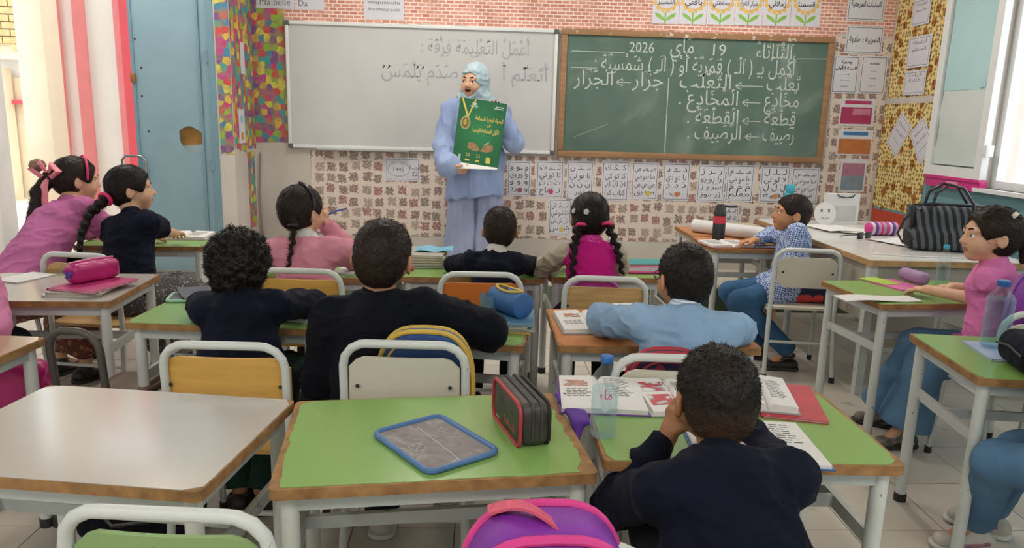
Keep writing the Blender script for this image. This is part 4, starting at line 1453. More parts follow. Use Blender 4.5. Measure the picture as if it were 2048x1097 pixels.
for dx, dz, l in ((-.05, .03, .075), (.05, .02, .07)):
    rb.tube([base, base+Vector((dx*.6, -.02, dz+.03)), base+Vector((dx*1.3, -.03, dz)), base+Vector((dx*.5, -.02, -.01)), base], [.006, .016, .018, .012, .006], 8)
rb.tube([base, base+Vector((.0, -.045, -.05)), base+Vector((-.005, -.05, -.13)), base+Vector((.015, -.05, -.19))], [.008, .017, .018, .016], 6)
rb.build('ribbon', RIB, p1['root'])
MB().lathe([(.0, -.035), (.03, -.02), (.04, .0), (.03, .022), (.0, .035)], 12).xf(Matrix.Translation(base+Vector((-.05, .0, .045)))).build('pompom', M('brown fur pompom', '8c6f5c', .9, .3, 60, .8, 90), p1['root'])
MB().lathe([(.006, 0), (.006, .002)], 8).xf(Matrix.Translation(p2['H']+p2['m'] @ Vector((.088, -.004, -.042))-p2['O'])).build('earring', M('gold', 'cfa24a', .3, metal=.9), p2['root'])
# glasses of the boy in pale blue
g9 = MB(); H9 = p9['H']; m9 = p9['m']; O9 = p9['O']
for q in (-1, 1):
    g9.tube([H9+m9 @ Vector((q*.033+.02*math.cos(a), .104, .0+.016*math.sin(a)))-O9 for a in [2*math.pi*i/14 for i in range(14)]], .0018, 6, closed=True)
    g9.tube([H9+m9 @ Vector((q*.053, .103, .004))-O9, H9+m9 @ Vector((q*.083, .04, .006))-O9, H9+m9 @ Vector((q*.084, -.015, .004))-O9], .002, 6)
g9.tube([H9+m9 @ Vector((-.013, .105, .003))-O9, H9+m9 @ Vector((.013, .105, .003))-O9], .0018, 6)
tag(g9.build('spectacles', M('dark purple plastic', '3a2436', .3), p9['root']), 'dark-rimmed glasses')
# shirt embroidery of the girl in pink
for k, (dx, dz) in enumerate(((0, 0), (.03, -.02), (-.025, -.028), (.015, -.05))):
    c = Vector((1.938+dx*.5, 2.668-dx*.3, .70+dz))
    clip_flower(p11['root'], p11['O'], c, (-.55, -.8, .1), .011, M('orange pink thread', ('d99a5a', 'c43a5f', 'd98a4a', 'b82c58')[k], .8), M('yellow thread', 'd9b84a', .8))
# sandal straps
for pp in (p4, p10):
    for i in (0, 1):
        a = pp['an'][i]
        MB().tube([a+Vector((.038*math.cos(t), .038*math.sin(t), -.022+.01*math.cos(t)))-pp['O'] for t in [2*math.pi*k/14 for k in range(14)]], .008, 6, closed=True).build('ankle_strap', SHOEB, pp['root'])

# ------------------------------------------------------------ the teacher
def teacher():
    O = Vector((-.05, 5.47, ZP))
    root = thing('person', 'teacher in a pale blue tunic and headscarf holding up a green poster', 'person', O)
    H = Vector((-.072, 5.44, 1.575)); m = basis(152, 2, -3); s = 1.13
    up = m @ Z; hf = m @ Vector((0, 1, 0))
    nb = H-up*.14-hf*.03
    pel = Vector((-.05, 5.48, ZP+.86))
    rt = Vector((-1, 0, 0))     # her right is on the left of the picture
    # wrists: right hand under the poster's lower left corner, left hand up its right edge
    shl = [nb+Vector((.17, .01, -.055)), nb+Vector((-.17, .01, -.055))]
    e0, w0 = ik(shl[0], (.075, 5.275, 1.335), .27, .25, (.75, .5, -1))
    e1, w1 = ik(shl[1], (-.225, 5.23, .965), .27, .25, (-.8, .4, -.8))
    sd = SDF(.0042)
    head_prims(sd, H, m, s, mouth=.32, ears=False)
    sd.cone(nb-up*.03, H-up*.05, .05, .052, .02)
    sd.cone(nb-up*.08, pel, .09, .1, .03, flat=(rt, 1.3))
    for i, (e, w) in enumerate(((e0, w0), (e1, w1))):
        sd.cone(nb-up*.04, shl[i], .04, .045, .02)
        sd.chain([shl[i], e, w], [.045, .036, .025], .012)
    hand_prims(sd, w1, (.85, -.1, -.12), (.1, .5, .85), 1, 1.25, 28)
    hand_prims(sd, w0, (.12, -.1, 1), (0, -1, 0), -1, 1.2, 26)
    for q in (-1, 1):
        sd.chain([pel+Vector((q*.09, 0, 0)), Vector((-.05+q*.10, 5.47, ZP+.46)), Vector((-.05+q*.10, 5.48, ZP+.09))], [.08, .06, .04], .02)
        sd.cone(Vector((-.05+q*.10, 5.48, ZP+.07)), Vector((-.05+q*.115, 5.36, ZP+.045)), .035, .028, .01)
    iv = np.array([list(r) for r in m.inverted()], np.float32); Hn = A3(H)
    def mf(C):
        q = (C-Hn)@iv.T/s
        ins = (np.abs(q[:, 0]) < .016) & (q[:, 1] > .06) & (np.abs(q[:, 2]+.055) < .0055)
        lip = (np.abs(q[:, 0]) < .021) & (q[:, 1] > .07) & (np.abs(q[:, 2]+.055) < .013) & ~ins
        return np.where(ins, 2, np.where(lip, 1, 0))
    sd.build('body', [SK_LIGHT, MT_LIP, M('mouth dark', '4a1f1c', .5)], root, O, matfn=mf)
    eyes(root, H, m, s, O)
    # headscarf
    hj = SDF(.006)
    P = lambda x, y, z: H+m @ (Vector((x, y, z))*s)
    rm = [list(r) for r in m]
    hj.ell(P(0, -.012, .022), [v*s for v in (.086, .104, .1)], rm)
    hj.ell(P(0, .0, -.05), [v*s for v in (.08, .085, .08)], rm, .03)
    hj.cone(P(0, -.01, -.07), nb-Vector((0, 0, .01)), .088, .1, .03)
    hj.cone(nb-Vector((0, -.01, .0)), nb-Vector((0, -.02, .07)), .11, .1, .04, flat=(rt, 1.35))
    hj.cone(P(.05, -.05, -.08), nb+Vector((-.14, .03, -.06)), .05, .045, .03)
    hj.ell(P(0, .095, -.018), [v*s for v in (.056, .062, .075)], rm, .012, -1)
    hj.build('headscarf', cloth('pale aqua scarf', 'b3c5cc', c2='9fb4bd'), root, O, disp=lambda V: .009*(1-np.clip(np.abs(vnoise(V*np.array([.5, .5, 1], np.float32), 26))*4, 0, 1))+.006*vnoise(V, 50)-.004)
    TUN = cloth('periwinkle tunic cloth', '9eaed2', c2='8a9bc2')
    tn = SDF(.0075)
    ch = nb-Vector((0, 0, .14)); hm = Vector((-.05, 5.47, ZP+.60))
    tn.cone(ch, pel, .125, .145, .05, flat=(rt, 1.38)); tn.cone(pel, hm, .145, .165, .05, flat=(rt, 1.32))
    tn.plane(tuple(hm+Vector((0, 0, -.02))), (.12, -.1, -1), .004)
    for i, (e, w) in enumerate(((e0, w0), (e1, w1))):
        tn.cone(nb-Vector((0, 0, .04)), shl[i], .05, .062, .04)
        tn.chain([shl[i], e], [.064, .066], .04)
        tn.cone(e, e.lerp(w, .8), .066, .07 if i == 0 else .088, .03)
    tn.build('tunic', TUN, root, O, disp=lambda V: .02*(1-np.clip(np.abs(vnoise(V*np.array([1, 1, .16], np.float32), 15))*4, 0, 1))+.012*vnoise(V*np.array([1, 1, .3], np.float32), 34, 4)-.008)
    for q in (-1, 1):
        tr = SDF(.0075)
        tr.cone(Vector((-.05+q*.085, 5.48, ZP+.80)), Vector((-.05+q*.11, 5.47, ZP+.03)), .10, .125, .03)
        tr.plane((0, 0, ZP+.04), (0, 0, -1))
        tr.build('trouser_leg', cloth('lavender trouser cloth', 'a3aac6', c2='9199b8'), root, O, disp=lambda V: .02*(1-np.clip(np.abs(vnoise(V*np.array([1, 1, .08], np.float32), 17))*4, 0, 1))+.012*vnoise(V*np.array([1, 1, .15], np.float32), 30)-.01)
        sh_ = SDF(.006)
        sh_.cone(Vector((-.05+q*.10, 5.49, ZP+.035)), Vector((-.05+q*.115, 5.33, ZP+.03)), .045, .036, .01)
        sh_.plane((0, 0, ZP+.002), (0, 0, -1))
        sh_.build('shoe', SHOEB, root, O)
    pk = MB()
    MB().box((-.02-O.x, 5.335-O.y, 1.02-O.z), (.012, .006, .10)).build('tunic_placket', TUN, root)
    return root
teacher()

# ============================================================ WALLPAPERS, BOARDS, CARDS
def FRONT(x, z, y=YF):
    return Matrix.Translation((x, y, z)) @ Matrix.Rotation(R(90), 4, 'X')
def RIGHT(y, z, x=XR):
    return Matrix(((0, 0, -1, x), (-1, 0, 0, y), (0, 1, 0, z), (0, 0, 0, 1)))
def coords(nt, scale=(1, 1, 1)):
    tc = N(nt, 'ShaderNodeTexCoord')
    mp = N(nt, 'ShaderNodeMapping'); mp.inputs['Scale'].default_value = scale
    nt.links.new(tc.outputs['Object'], mp.inputs[0])
    return mp.outputs[0]
def weave_mat():
    m, nt, b = newmat('pink basket weave paper'); L = nt.links
    v = coords(nt)
    # every strand of the printed weave is a brick; the pale mortar is the gap between strands
    bk = N(nt, 'ShaderNodeTexBrick', i_Scale=1.0, offset=.5)
    bk.inputs['Color1'].default_value = (*srgb('d79a86'), 1); bk.inputs['Color2'].default_value = (*srgb('bb7766'), 1)
    bk.inputs['Mortar'].default_value = (*srgb('ead3c6'), 1)
    bk.inputs['Mortar Size'].default_value = .0045; bk.inputs['Brick Width'].default_value = .06; bk.inputs['Row Height'].default_value = .026
    bk.inputs['Mortar Smooth'].default_value = .4
    L.new(v, bk.inputs['Vector'])
    L.new(bk.outputs[0], b.inputs['Base Color']); b.inputs['Roughness'].default_value = .55
    return m
def blot_mat(name, base, cols, size, thr, rnds, noise_s=60, dist='CHEBYCHEV'):
    m, nt, b = newmat(name); L = nt.links
    v = coords(nt)
    vo = N(nt, 'ShaderNodeTexVoronoi', voronoi_dimensions='2D', distance=dist, i_Scale=1/size, i_Randomness=rnds)
    L.new(v, vo.inputs['Vector'])
    nz = N(nt, 'ShaderNodeTexNoise', noise_dimensions='2D', i_Scale=noise_s, i_Detail=2.0)
    L.new(v, nz.inputs['Vector'])
    ad = N(nt, 'ShaderNodeMath', operation='MULTIPLY_ADD'); ad.inputs[1].default_value = .42; L.new(nz.outputs[0], ad.inputs[0]); L.new(vo.outputs['Distance'], ad.inputs[2])
    lt = N(nt, 'ShaderNodeMath', operation='LESS_THAN'); lt.inputs[1].default_value = thr; L.new(ad.outputs[0], lt.inputs[0])
    sp = N(nt, 'ShaderNodeSeparateColor'); L.new(vo.outputs['Color'], sp.inputs[0])
    n = len(cols)
    rp = ramp(nt, [(i/n, c) for i, c in enumerate(cols)], 'CONSTANT'); L.new(sp.outputs[0], rp.inputs[0])
    n2 = N(nt, 'ShaderNodeTexNoise', noise_dimensions='2D', i_Scale=noise_s*1.6); L.new(v, n2.inputs['Vector'])
    bl = N(nt, 'ShaderNodeMix', data_type='RGBA'); mr = N(nt, 'ShaderNodeMapRange'); mr.inputs[1].default_value = .45; mr.inputs[2].default_value = .6; mr.inputs[4].default_value = .5
    L.new(n2.outputs[0], mr.inputs[0]); L.new(mr.outputs[0], bl.inputs[0]); L.new(rp.outputs[0], bl.inputs[6]); bl.inputs[7].default_value = (*srgb(base), 1)
    mx = N(nt, 'ShaderNodeMix', data_type='RGBA'); L.new(lt.outputs[0], mx.inputs[0]); mx.inputs[6].default_value = (*srgb(base), 1); L.new(bl.outputs[2], mx.inputs[7])
    L.new(mx.outputs[2], b.inputs['Base Color']); b.inputs['Roughness'].default_value = .55
    return m
WP_WEAVE = weave_mat()
WP_TOON = blot_mat('cream paper with brown figures', 'd9c8bb', ['86655f', '7b6a60', '935f5b', '8f7f74', '80605a', 'a08a7d'], .092, .55, .3, 55)
WP_BALL = blot_mat('paper with coloured balloons', '94815f', ['c23f6c', '3f9a97', 'd2c552', '7a4f86', '8fae3f', 'c94a45', '4a7f9c', 'cfae48', 'b74a86'], .050, .86, .7, 10, 'EUCLIDEAN')
def flower_paper():
    m, nt, b = newmat('yellow flowered paper'); L = nt.links
    v = coords(nt)
    v1 = N(nt, 'ShaderNodeTexVoronoi', voronoi_dimensions='2D', i_Scale=30.0, i_Randomness=.6); L.new(v, v1.inputs['Vector'])
    r1 = ramp(nt, [(0, '7d6a48'), (.3, '8f7a50'), (.36, 'dcc27c'), (1, 'dfc784')]); L.new(v1.outputs['Distance'], r1.inputs[0])
    v2 = N(nt, 'ShaderNodeTexVoronoi', voronoi_dimensions='2D', i_Scale=8.0, i_Randomness=.8); L.new(v, v2.inputs['Vector'])
    r2 = ramp(nt, [(0, 'a0643f'), (.1, 'c0894f'), (.24, 'c79a5a'), (.27, 'ffffff'), (1, 'ffffff')]); L.new(v2.outputs['Distance'], r2.inputs[0])
    mx = N(nt, 'ShaderNodeMix', data_type='RGBA', blend_type='MULTIPLY'); mx.inputs[0].default_value = 1
    L.new(r1.outputs[0], mx.inputs[6]); L.new(r2.outputs[0], mx.inputs[7]); L.new(mx.outputs[2], b.inputs['Base Color'])
    b.inputs['Roughness'].default_value = .6
    return m
WP_FLOW = flower_paper()
def ragged(x0, x1, z0, z1, amp, seed, sides='b', scallop=0):
    """outline of a pasted sheet with torn (or scalloped) edges"""
    rr = random.Random(seed)
    pts = []
    n = max(4, int((x1-x0)/.06))
    for i in range(n+1):
        e = amp*rr.random() if 'b' in sides else 0
        if scallop: e = scallop*abs(math.sin(math.pi*i/2.0*.9))
        pts.append((x0+(x1-x0)*i/n, z0+e))
    k = max(4, int((z1-z0)/.08))
    for i in range(1, k+1):
        pts.append((x1-(amp*rr.random() if 'r' in sides else 0), z0+(z1-z0)*i/k))
    for i in range(1, n+1):
        pts.append((x1-(x1-x0)*i/n, z1-(amp*rr.random() if 't' in sides else 0)))
    for i in range(1, k):
        pts.append((x0+(amp*rr.random() if 'l' in sides else 0), z1-(z1-z0)*i/k))
    return pts
def sheet(name, label, cat, poly, mat, mtx, th=.0015, group=None):
    o = MB().prism(poly, .0004, .0004+th).build(name, mat)
    o.matrix_world = mtx
    return tag(o, label, cat, group)
sheet('wallpaper', 'pink basket-weave wallpaper pasted above the boards', 'wallpaper', ragged(-1.5, 2.70, 1.985, 2.9, .03, 1), WP_WEAVE, FRONT(0, 0))
sheet('wallpaper', 'pink basket-weave wallpaper in the corner behind the official notices', 'wallpaper', ragged(2.705, 3.14, 2.02, 2.9, .02, 2), WP_WEAVE, FRONT(0, 0))
sheet('wallpaper', 'cream wallpaper with brown cartoon figures below the boards', 'wallpaper', ragged(-1.34, 3.12, .385, 1.045, .012, 3, 'bl'), WP_TOON, FRONT(0, 0))
sheet('wallpaper', 'cream wallpaper with brown cartoon figures beside the chalkboard', 'wallpaper', ragged(2.70, 3.14, 1.047, 2.015, .012, 4, 'l'), WP_TOON, FRONT(0, 0))
sheet('wallpaper', 'balloon-patterned wallpaper between the whiteboard and the corner', 'wallpaper', ragged(-1.748, -1.505, 1.075, 2.9, .03, 5), WP_BALL, FRONT(0, 0))
PIERM = Matrix(((0, 0, 1, -1.75), (1, 0, 0, 0), (0, 1, 0, 0), (0, 0, 0, 1)))
sheet('wallpaper', 'balloon-patterned wallpaper on the side of the pier', 'wallpaper', ragged(5.36, 5.845, 1.03, 2.9, .04, 6), WP_BALL, PIERM)
sheet('wallpaper', 'narrow torn strip of balloon wallpaper low on the pier', 'wallpaper', ragged(5.62, 5.80, .45, 1.03, .02, 7, 'blr'), WP_BALL, PIERM)
sheet('wallpaper', 'balloon-patterned wallpaper on the pier beside the blue door', 'wallpaper', ragged(-1.845, -1.752, 1.02, 2.9, .02, 8), WP_BALL, FRONT(0, 0, YD))
sheet('wallpaper', 'yellow flowered wallpaper on the window wall, upper sheet', 'wallpaper', ragged(-5.84, -5.2, 1.56, 2.9, .02, 9), WP_FLOW, RIGHT(0, 0))
sheet('wallpaper', 'yellow flowered wallpaper with a scalloped lower edge', 'wallpaper', ragged(-5.845, -5.19, .70, 1.52, .0, 10, 'bt', .035), WP_FLOW, RIGHT(0, 0, XR-.006))
MB_ = MB().box((0, 0, 0), (.008, .46, .10)).build('red_card_strip', M('red card', 'b8452f', .7)); MB_.location = (XR-.011, 5.60, .655); tag(MB_, 'red card strip below the flowered wallpaper', 'card')

# ---------------- whiteboard
INK = M('black print', '33333a', .7, .05)
INKG = M('grey print', '6b6b74', .7, .05)
FAINT = M('half wiped marker', 'a5a3a6', .4, .05)
MT_WB = M('whiteboard enamel', 'c4c1be', .28, .03, 2.5, c2='bbb8b6')
wb = thing('whiteboard', 'large whiteboard with half-wiped faint writing', 'whiteboard', (-.472, YF, 1.53))
ww, wh = 2.04, .93
MB().box((0, -.012, 0), (ww-.03, .018, wh-.03)).build('panel', MT_WB, wb)
for z, nm in ((wh/2-.012, 'top_rail'), (-wh/2+.012, 'bottom_rail')):
    MB().box((0, -.018, z), (ww, .034, .024), None, .004).build(nm, MT_ALU, wb)
for x in (-1, 1):
    MB().box((x*(ww/2-.012), -.018, 0), (.024, .034, wh-.05), None, .004).build('side_rail', MT_ALU, wb)
    for z in (-1, 1):
        MB().box((x*(ww/2-.014), -.022, z*(wh/2-.014)), (.034, .036, .034), None, .005).build('corner_cap', M('dark grey plastic', '55575a', .5), wb)
MB().box((-.45, -.04, -wh/2-.004), (.7, .06, .016), None, .004).build('pen_tray', M('grey tray', 'a9a9a5', .5), wb)
pr = Print(); pr.thin = 0
pr.ar('أَعْمَلُ التَّعْلِيمَة فِرْقَة :', .40, .27, .14, .82)
pr.ar('أَتَعَلَّم أُ', .78, .085, .14, .36)
pr.ar('ـ صَدَم يَلْمَس', .02, .085, .14, .66)
pr.line([(.135, .40), (.135, .36)], .006)
tag(pr.build('faint_writing', FAINT, wb, FRONT(0, 0, -.0225)), kind='stuff')
pr = Print()
for x in (-.30, -.26, -.045, -.005):
    pr.line([(x, .148), (x+.014, .163), (x+.004, .168)], .006)
tag(pr.build('marker_ticks', INK, wb, FRONT(0, 0, -.0226)), kind='stuff')

# ---------------- chalkboard
def chalkboard_mat():
    m, nt, b = newmat('green chalkboard'); L = nt.links
    v = coords(nt, (1, 1, 1))
    n1 = N(nt, 'ShaderNodeTexNoise', i_Scale=2.2, i_Detail=6.0, i_Distortion=1.2); L.new(v, n1.inputs['Vector'])
    r1 = ramp(nt, [(.3, '4d6559'), (.55, '5a7064'), (.78, '7b8c81')]); L.new(n1.outputs[0], r1.inputs[0])
    L.new(r1.outputs[0], b.inputs['Base Color']); b.inputs['Roughness'].default_value = .75
    return m
MT_WOODF = M('worn board wood', '9a7350', .65, .2, 12, stretch=(.3, 1, 3))
cb = thing('chalkboard', 'green chalkboard in a worn wooden frame with an Arabic lesson in chalk', 'chalkboard', (1.625, YF, 1.53))
cw, chh = 2.10, .955
MB().box((0, -.012, 0), (cw-.05, .02, chh-.05)).build('panel', chalkboard_mat(), cb)
MB().box((0, -.02, chh/2-.022), (cw, .036, .044), None, .004).build('top_rail', chipped('flaking board wood', '9a7350', 'cfc3b4', .58, 14, .7), cb)
MB().box((0, -.02, -chh/2+.022), (cw, .036, .044), None, .004).build('bottom_rail', MT_WOODF, cb)
for x in (-1, 1):
    MB().box((x*(cw/2-.022), -.02, 0), (.044, .036, chh-.09), None, .004).build('side_rail', MT_WOODF, cb)
CHALK = M('white chalk', 'b9c0b6', .9, .12, 60)
ck = Print(); ck.thin = 0
cx = lambda x: x-1.625
cz = lambda z: z-1.53
S_ = .155
ck.ar('اَلثُّلَاثَاءُ', cx(2.218), cz(1.835), S_, .29).text('19', cx(1.79), cz(1.845), .12, .10).ar('مَاي', cx(1.50), cz(1.855), S_, .18).text('2026', cx(1.19), cz(1.85), .11, .19)
ck.line([(cx(.655), cz(1.845)), (cx(1.06), cz(1.845))], .005).line([(cx(2.40), cz(1.84)), (cx(2.64), cz(1.845))], .005).line([(cx(.655), cz(1.725)), (cx(.86), cz(1.725))], .005)
ck.ar('أَكْمِلُ بـِ ( اَلْـ ) قَمَرِيَّة أَوْ ( الَّـ ) شَمْسِيَّة :', cx(1.615), cz(1.715), S_, 1.56)
def arrow(x0, x1, z):
    ck.line([(cx(x1), cz(z)), (cx(x0), cz(z))], .006).line([(cx(x0+.045), cz(z+.028)), (cx(x0-.005), cz(z)), (cx(x0+.045), cz(z-.028)), (cx(x0+.045), cz(z+.028))], .006)
for z, a, b_, wa, wb_, xb in ((1.60, 'ثَعْلَب', 'الثَّعْلَب', .26, .40, 1.70), (1.475, 'مُخَادِع', 'الْمُخَادِع .', .27, .46, 1.735), (1.335, 'قِطْعَة', 'الْقِطْعَة .', .25, .40, 1.78), (1.215, 'رَصِيف', 'الرَّصِيف .', .25, .42, 1.80)):
    ck.ar(a, cx(2.31), cz(z), S_, wa).ar(b_, cx(xb), cz(z), S_, wb_)
    arrow(xb+wb_/2+.035, 2.31-wa/2-.03, z+.025)
ck.ar('جَرَّار', cx(1.25), cz(1.60), S_, .24).ar('الْجَرَّار', cx(.83), cz(1.60), S_, .30)
arrow(1.01, 1.12, 1.625)
ck.line([(cx(1.412), cz(1.665)), (cx(1.42), cz(1.105))], .007)
for k in range(5):
    ck.line([(cx(.70+.05*k), cz(1.2+.02*k)), (cx(.76+.05*k), cz(1.23+.02*k))], .002)
tag(ck.build('chalk_writing', CHALK, cb, FRONT(0, 0, -.0225)), kind='stuff')

# ---------------- letter cards
PAPER = M('white card', 'cfccd2', .6, .03, 4)
PAPERL = M('laminated white card', 'd3d2d8', .25, .03, 4)
CARDG = 'letter cards pasted below the boards'
def card(label, x, z, w, h, draw, ink=INK, mat=PAPER, border=True, group=None, name='letter_card', cat='card', y=YF-.003, tilt=0):
    o = MB().box((0, 0, 0), (w, h, .002)).build(name, mat)
    o.matrix_world = FRONT(x, z, y) @ Matrix.Rotation(R(tilt), 4, 'Z')
    tag(o, label, cat, group)
    p = Print()
    if border: p.frame(0, 0, w-.025, h-.025, .003)
    draw(p, w, h)
    p.mb.xf(Matrix.Translation((0, 0, .0016)))
    tag(p.mb.build('printing', ink, o), kind='stuff')
    return o
def lines(rows, sz=.06):
    def d(p, w, h):
        n = len(rows)
        for i, r_ in enumerate(rows):
            p.ar(r_, 0, h/2-.035-(h-.05)*(i+.55)/n, sz, w*.74 if len(r_) > 3 else None)
    return d
def dot(o, w, h, mat, x=0, z=-.33, k=.035):
    MB().lathe([(k*.6, 0), (k*.6, .001)], 6).xf(Matrix.Translation((x*w, z*h, .0017))).build('picture', mat, o)
ROWS = [('c1', ['و ـو و', 'وا وو وي', 'وَ وُ وِ', 'و ورد'], 'waw'), ('c2', ['تـ ـتـ ت', 'تا تو تي', 'تَ تُ تِ', 'تـ تفاح'], 'ta'), ('c3', ['نـ ـنـ ن', 'نا نو ني', 'نَ نُ نِ', 'نمر'], 'nun'),
        ('c4', ['كـ ـكـ ك', 'كا كو كي', 'كَ كُ كِ', 'كتاب كرة'], 'kaf'), ('c5', ['صـ ـصـ ص', 'صا صو صي', 'صَ صُ صِ', 'صديق'], 'sad'), ('c6', ['د ـد د', 'دا دو دي', 'دَ دُ دِ', 'دب'], 'dal'),
        ('c7', ['ر ـر ز', 'را زو رو', 'سَرَ رُ زِ', 'زر موز'], 'ra and zay'), ('c8', ['مـ ـمـ م', 'ما مو مي', 'مَ مُ مِ', 'معلم'], 'mim'), ('c9', ['لـ ـلـ ل', 'لا لو لي', 'لَ لُ لِ', 'لعبة'], 'lam'), ('c10', ['سـ ـسـ س', 'سا سو سي', 'سَ سُ سِ', 'سمك'], 'sin')]
BOX = {'c0': (-0.627, 0.918, 0.272, 0.178), 'c1': (0.283, 0.870, 0.189, 0.274), 'c2': (0.528, 0.868, 0.221, 0.290), 'c3': (0.766, 0.866, 0.213, 0.306), 'c4': (1.046, 0.869, 0.219, 0.314), 'c5': (1.282, 0.873, 0.215, 0.295),
       'c6': (1.532, 0.873, 0.220, 0.299), 'c7': (1.812, 0.868, 0.222, 0.293), 'c8': (2.045, 0.874, 0.225, 0.292), 'c9': (2.327, 0.873, 0.240, 0.294), 'c10': (2.572, 0.871, 0.227, 0.278)}
PICS = {'c1': 'a2506a', 'c2': 'c2406a', 'c5': 'd0b03a', 'c6': 'c9744a', 'c9': 'd08a4a'}
for k, rows, nm in ROWS:
    x, z, w, h = BOX[k]
    o = card('white letter card for the Arabic letter %s' % nm, x, z, w, h, lines(rows), group=CARDG, mat=PAPERL if k in ('c7', 'c8', 'c9') else PAPER)
    if k in PICS: dot(o, w, h, M('picture '+k, PICS[k], .6), .05 if k != 'c5' else .15)
o = card('white letter card for the Arabic letter shin, hanging below the row', .619, .570, .183, .295, lines(['شـ ـشـ ش', 'شا شو شي', 'شَ شُ شِ', 'شمس']), group=CARDG)
dot(o, .183, .295, M('picture sun', 'd0b860', .6), .1)
card('small white letter card behind the black flask', 1.972, .625, .174, .169, lines(['فـ ـفـ ف', 'فا فو في']), group=CARDG)
def drawing(p, w, h):
    p.line([(-.03+.085*math.cos(a), .055*math.sin(a)) for a in [2*math.pi*i/24 for i in range(25)]], .003)
    p.text('1445', -.03, -.015, .04, .08)
    p.ar('قصة', .095, .0, .05); p.ar('22', .095, -.05, .05)
card('white paper with a pencilled oval below the whiteboard', BOX['c0'][0], BOX['c0'][1], .272, .178, drawing, INKG, group=CARDG)

# ---------------- sheets above the whiteboard
def scr(rows, sz=.045):
    def d(p, w, h):
        for i, r_ in enumerate(rows):
            p.text(r_, 0, h/2-.05-i*.05, sz, w*.8)
    return d
TOPG = 'paper notices pasted above the whiteboard'
card('white notice with handwritten French words, next to the balloon wallpaper', -1.565, 2.19, .279, .22, lambda p, w, h: p.text('Ma belle', 0, -.085, .07, w*.8), INKG, group=TOPG, border=False, name='paper_notice', cat='notice', y=YF-.0035)
card('white notice with a single short word above the whiteboard', -1.312, 2.19, .213, .22, lambda p, w, h: p.text('Da', -.05, -.085, .06), INKG, group=TOPG, border=False, name='paper_notice', cat='notice')
card('white notice with three typed French lines above the whiteboard', -.762, 2.16, .297, .26, scr(['La', 'Il commence par une', 'majuscule', 'elle se termine par un point'], .036), INKG, group=TOPG, border=False, name='paper_notice', cat='notice')

# ---------------- flower cards
PETAL = M('orange yellow petal print', 'd8ad5c', .6); LEAFP = M('green leaf print', '7fb04a', .6)
fx = [1.255, 1.462, 1.673, 1.888, 2.104, 2.32, 2.553]
FT = ['التسيير', 'باقتي', 'محفظتي', 'تعبيراتي الشفوية', 'زملائي', 'قسمنا']
for i in range(6):
    w = fx[i+1]-fx[i]-.004; x = (fx[i]+fx[i+1])/2
    o = MB().box((0, 0, 0), (w, .42, .002)).build('flower_card', PAPER)
    o.matrix_world = FRONT(x, 2.275+.003*i, YF-.004)
    tag(o, ('flower card reading %s above the chalkboard' % ('class management', 'bouquet', 'satchel', 'oral expression', 'classmates', 'our class')[i]), 'card', 'sunflower cards above the chalkboard')
    _pa = [2*math.pi*k/84 for k in range(84)]
    MB().prism([((.086+.022*abs(math.cos(7*a))**.6)*math.cos(a), -.02+(.086+.022*abs(math.cos(7*a))**.6)*math.sin(a)) for a in _pa], .0011, .0018).build('petal_ring', PETAL, o)
    MB().lathe([(.079, 0), (.079, .0012)], 28, (0, -.02, .0014)).build('flower_centre', PAPER, o)
    p = Print().ar(FT[i], 0, -.065, .05, min(.13, .03+.02*len(FT[i])), .001); p.mb.xf(Matrix.Translation((0, 0, .003))); p.mb.build('lettering', INK, o)
    lf = Print().rect(0, -.165, .012, .085); lf.mb.xf(Matrix.Translation((0, 0, .0014))); lf.mb.build('stalk', LEAFP, o)
    for q in (-1, 1):
        lf = Print().poly([(0, -.188), (q*.03, -.178), (q*.07, -.155), (q*.082, -.128), (q*.05, -.135), (q*.02, -.157)][::q]); lf.mb.xf(Matrix.Translation((0, 0, .0016))); lf.mb.build('leaf', LEAFP, o)

# ---------------- official notices by the corner
def cert(label, x, z, w, h, rows, sz, mat=PAPERL):
    def d(p, w_, h_):
        n = len(rows)
        for i, r_ in enumerate(rows):
            p.ar(r_, 0, h_/2-.03-(h_-.06)*(i+.6)/n, sz, w_*.82 if len(r_) > 8 else None, .001)
    return card(label, x, z, w, h, d, group='printed notices beside the chalkboard', name='printed_notice', cat='notice', mat=mat, y=YF-.004)
cert('printed notice with a red Arabic heading near the corner', 2.900, 2.26, .29, .245, ['السندات المرجعية'], .06)
cert('printed notice reading the teacher heading in bold Arabic', 2.915, 1.997, .29, .205, ['المربية : هادية'], .055)
cert('portrait printed notice touching the chalkboard frame', 2.798, 1.735, .205, .284, ['وضعية', 'السنة الأولى', '- - - -', '- - - -', '- - - -'], .03)
cert('portrait printed notice in the corner', 3.018, 1.739, .21, .285, ['مخطط', '- - -', '- - -', '- - -'], .028)
def blocks(label, x, z, w, h, rects):
    o = MB().box((0, 0, 0), (w, h, .002)).build('colour_chart', PAPERL)
    o.matrix_world = FRONT(x, z, YF-.004); tag(o, label, 'chart', 'colour charts beside the chalkboard')
    for n_, (a, b_, c, d, col) in enumerate(rects):
        MB().box((a*w, b_*h, .0015+.0007*n_), (c*w, d*h, .001)).build('colour_block', M('chart '+col, col, .35, .12, 20), o)
blocks('magenta timetable chart below the notices', 2.927, 1.452, .28, .21, [(0, .36, .75, .13, 'b03a66'), (-.02, -.12, .88, .6, 'a8345c'), (.12, .02, .5, .22, 'c27a92')])
blocks('orange timetable chart with a blue heading', 2.936, 1.220, .282, .2, [(0, .34, .7, .14, '3f77a6'), (0, -.16, .92, .58, 'b9713c')])
blocks('grey and pink timetable chart low in the corner', 2.952, .958, .212, .265, [(0, .12, .86, .5, 'a8768c'), (0, -.22, .86, .42, '7f8f9c')])

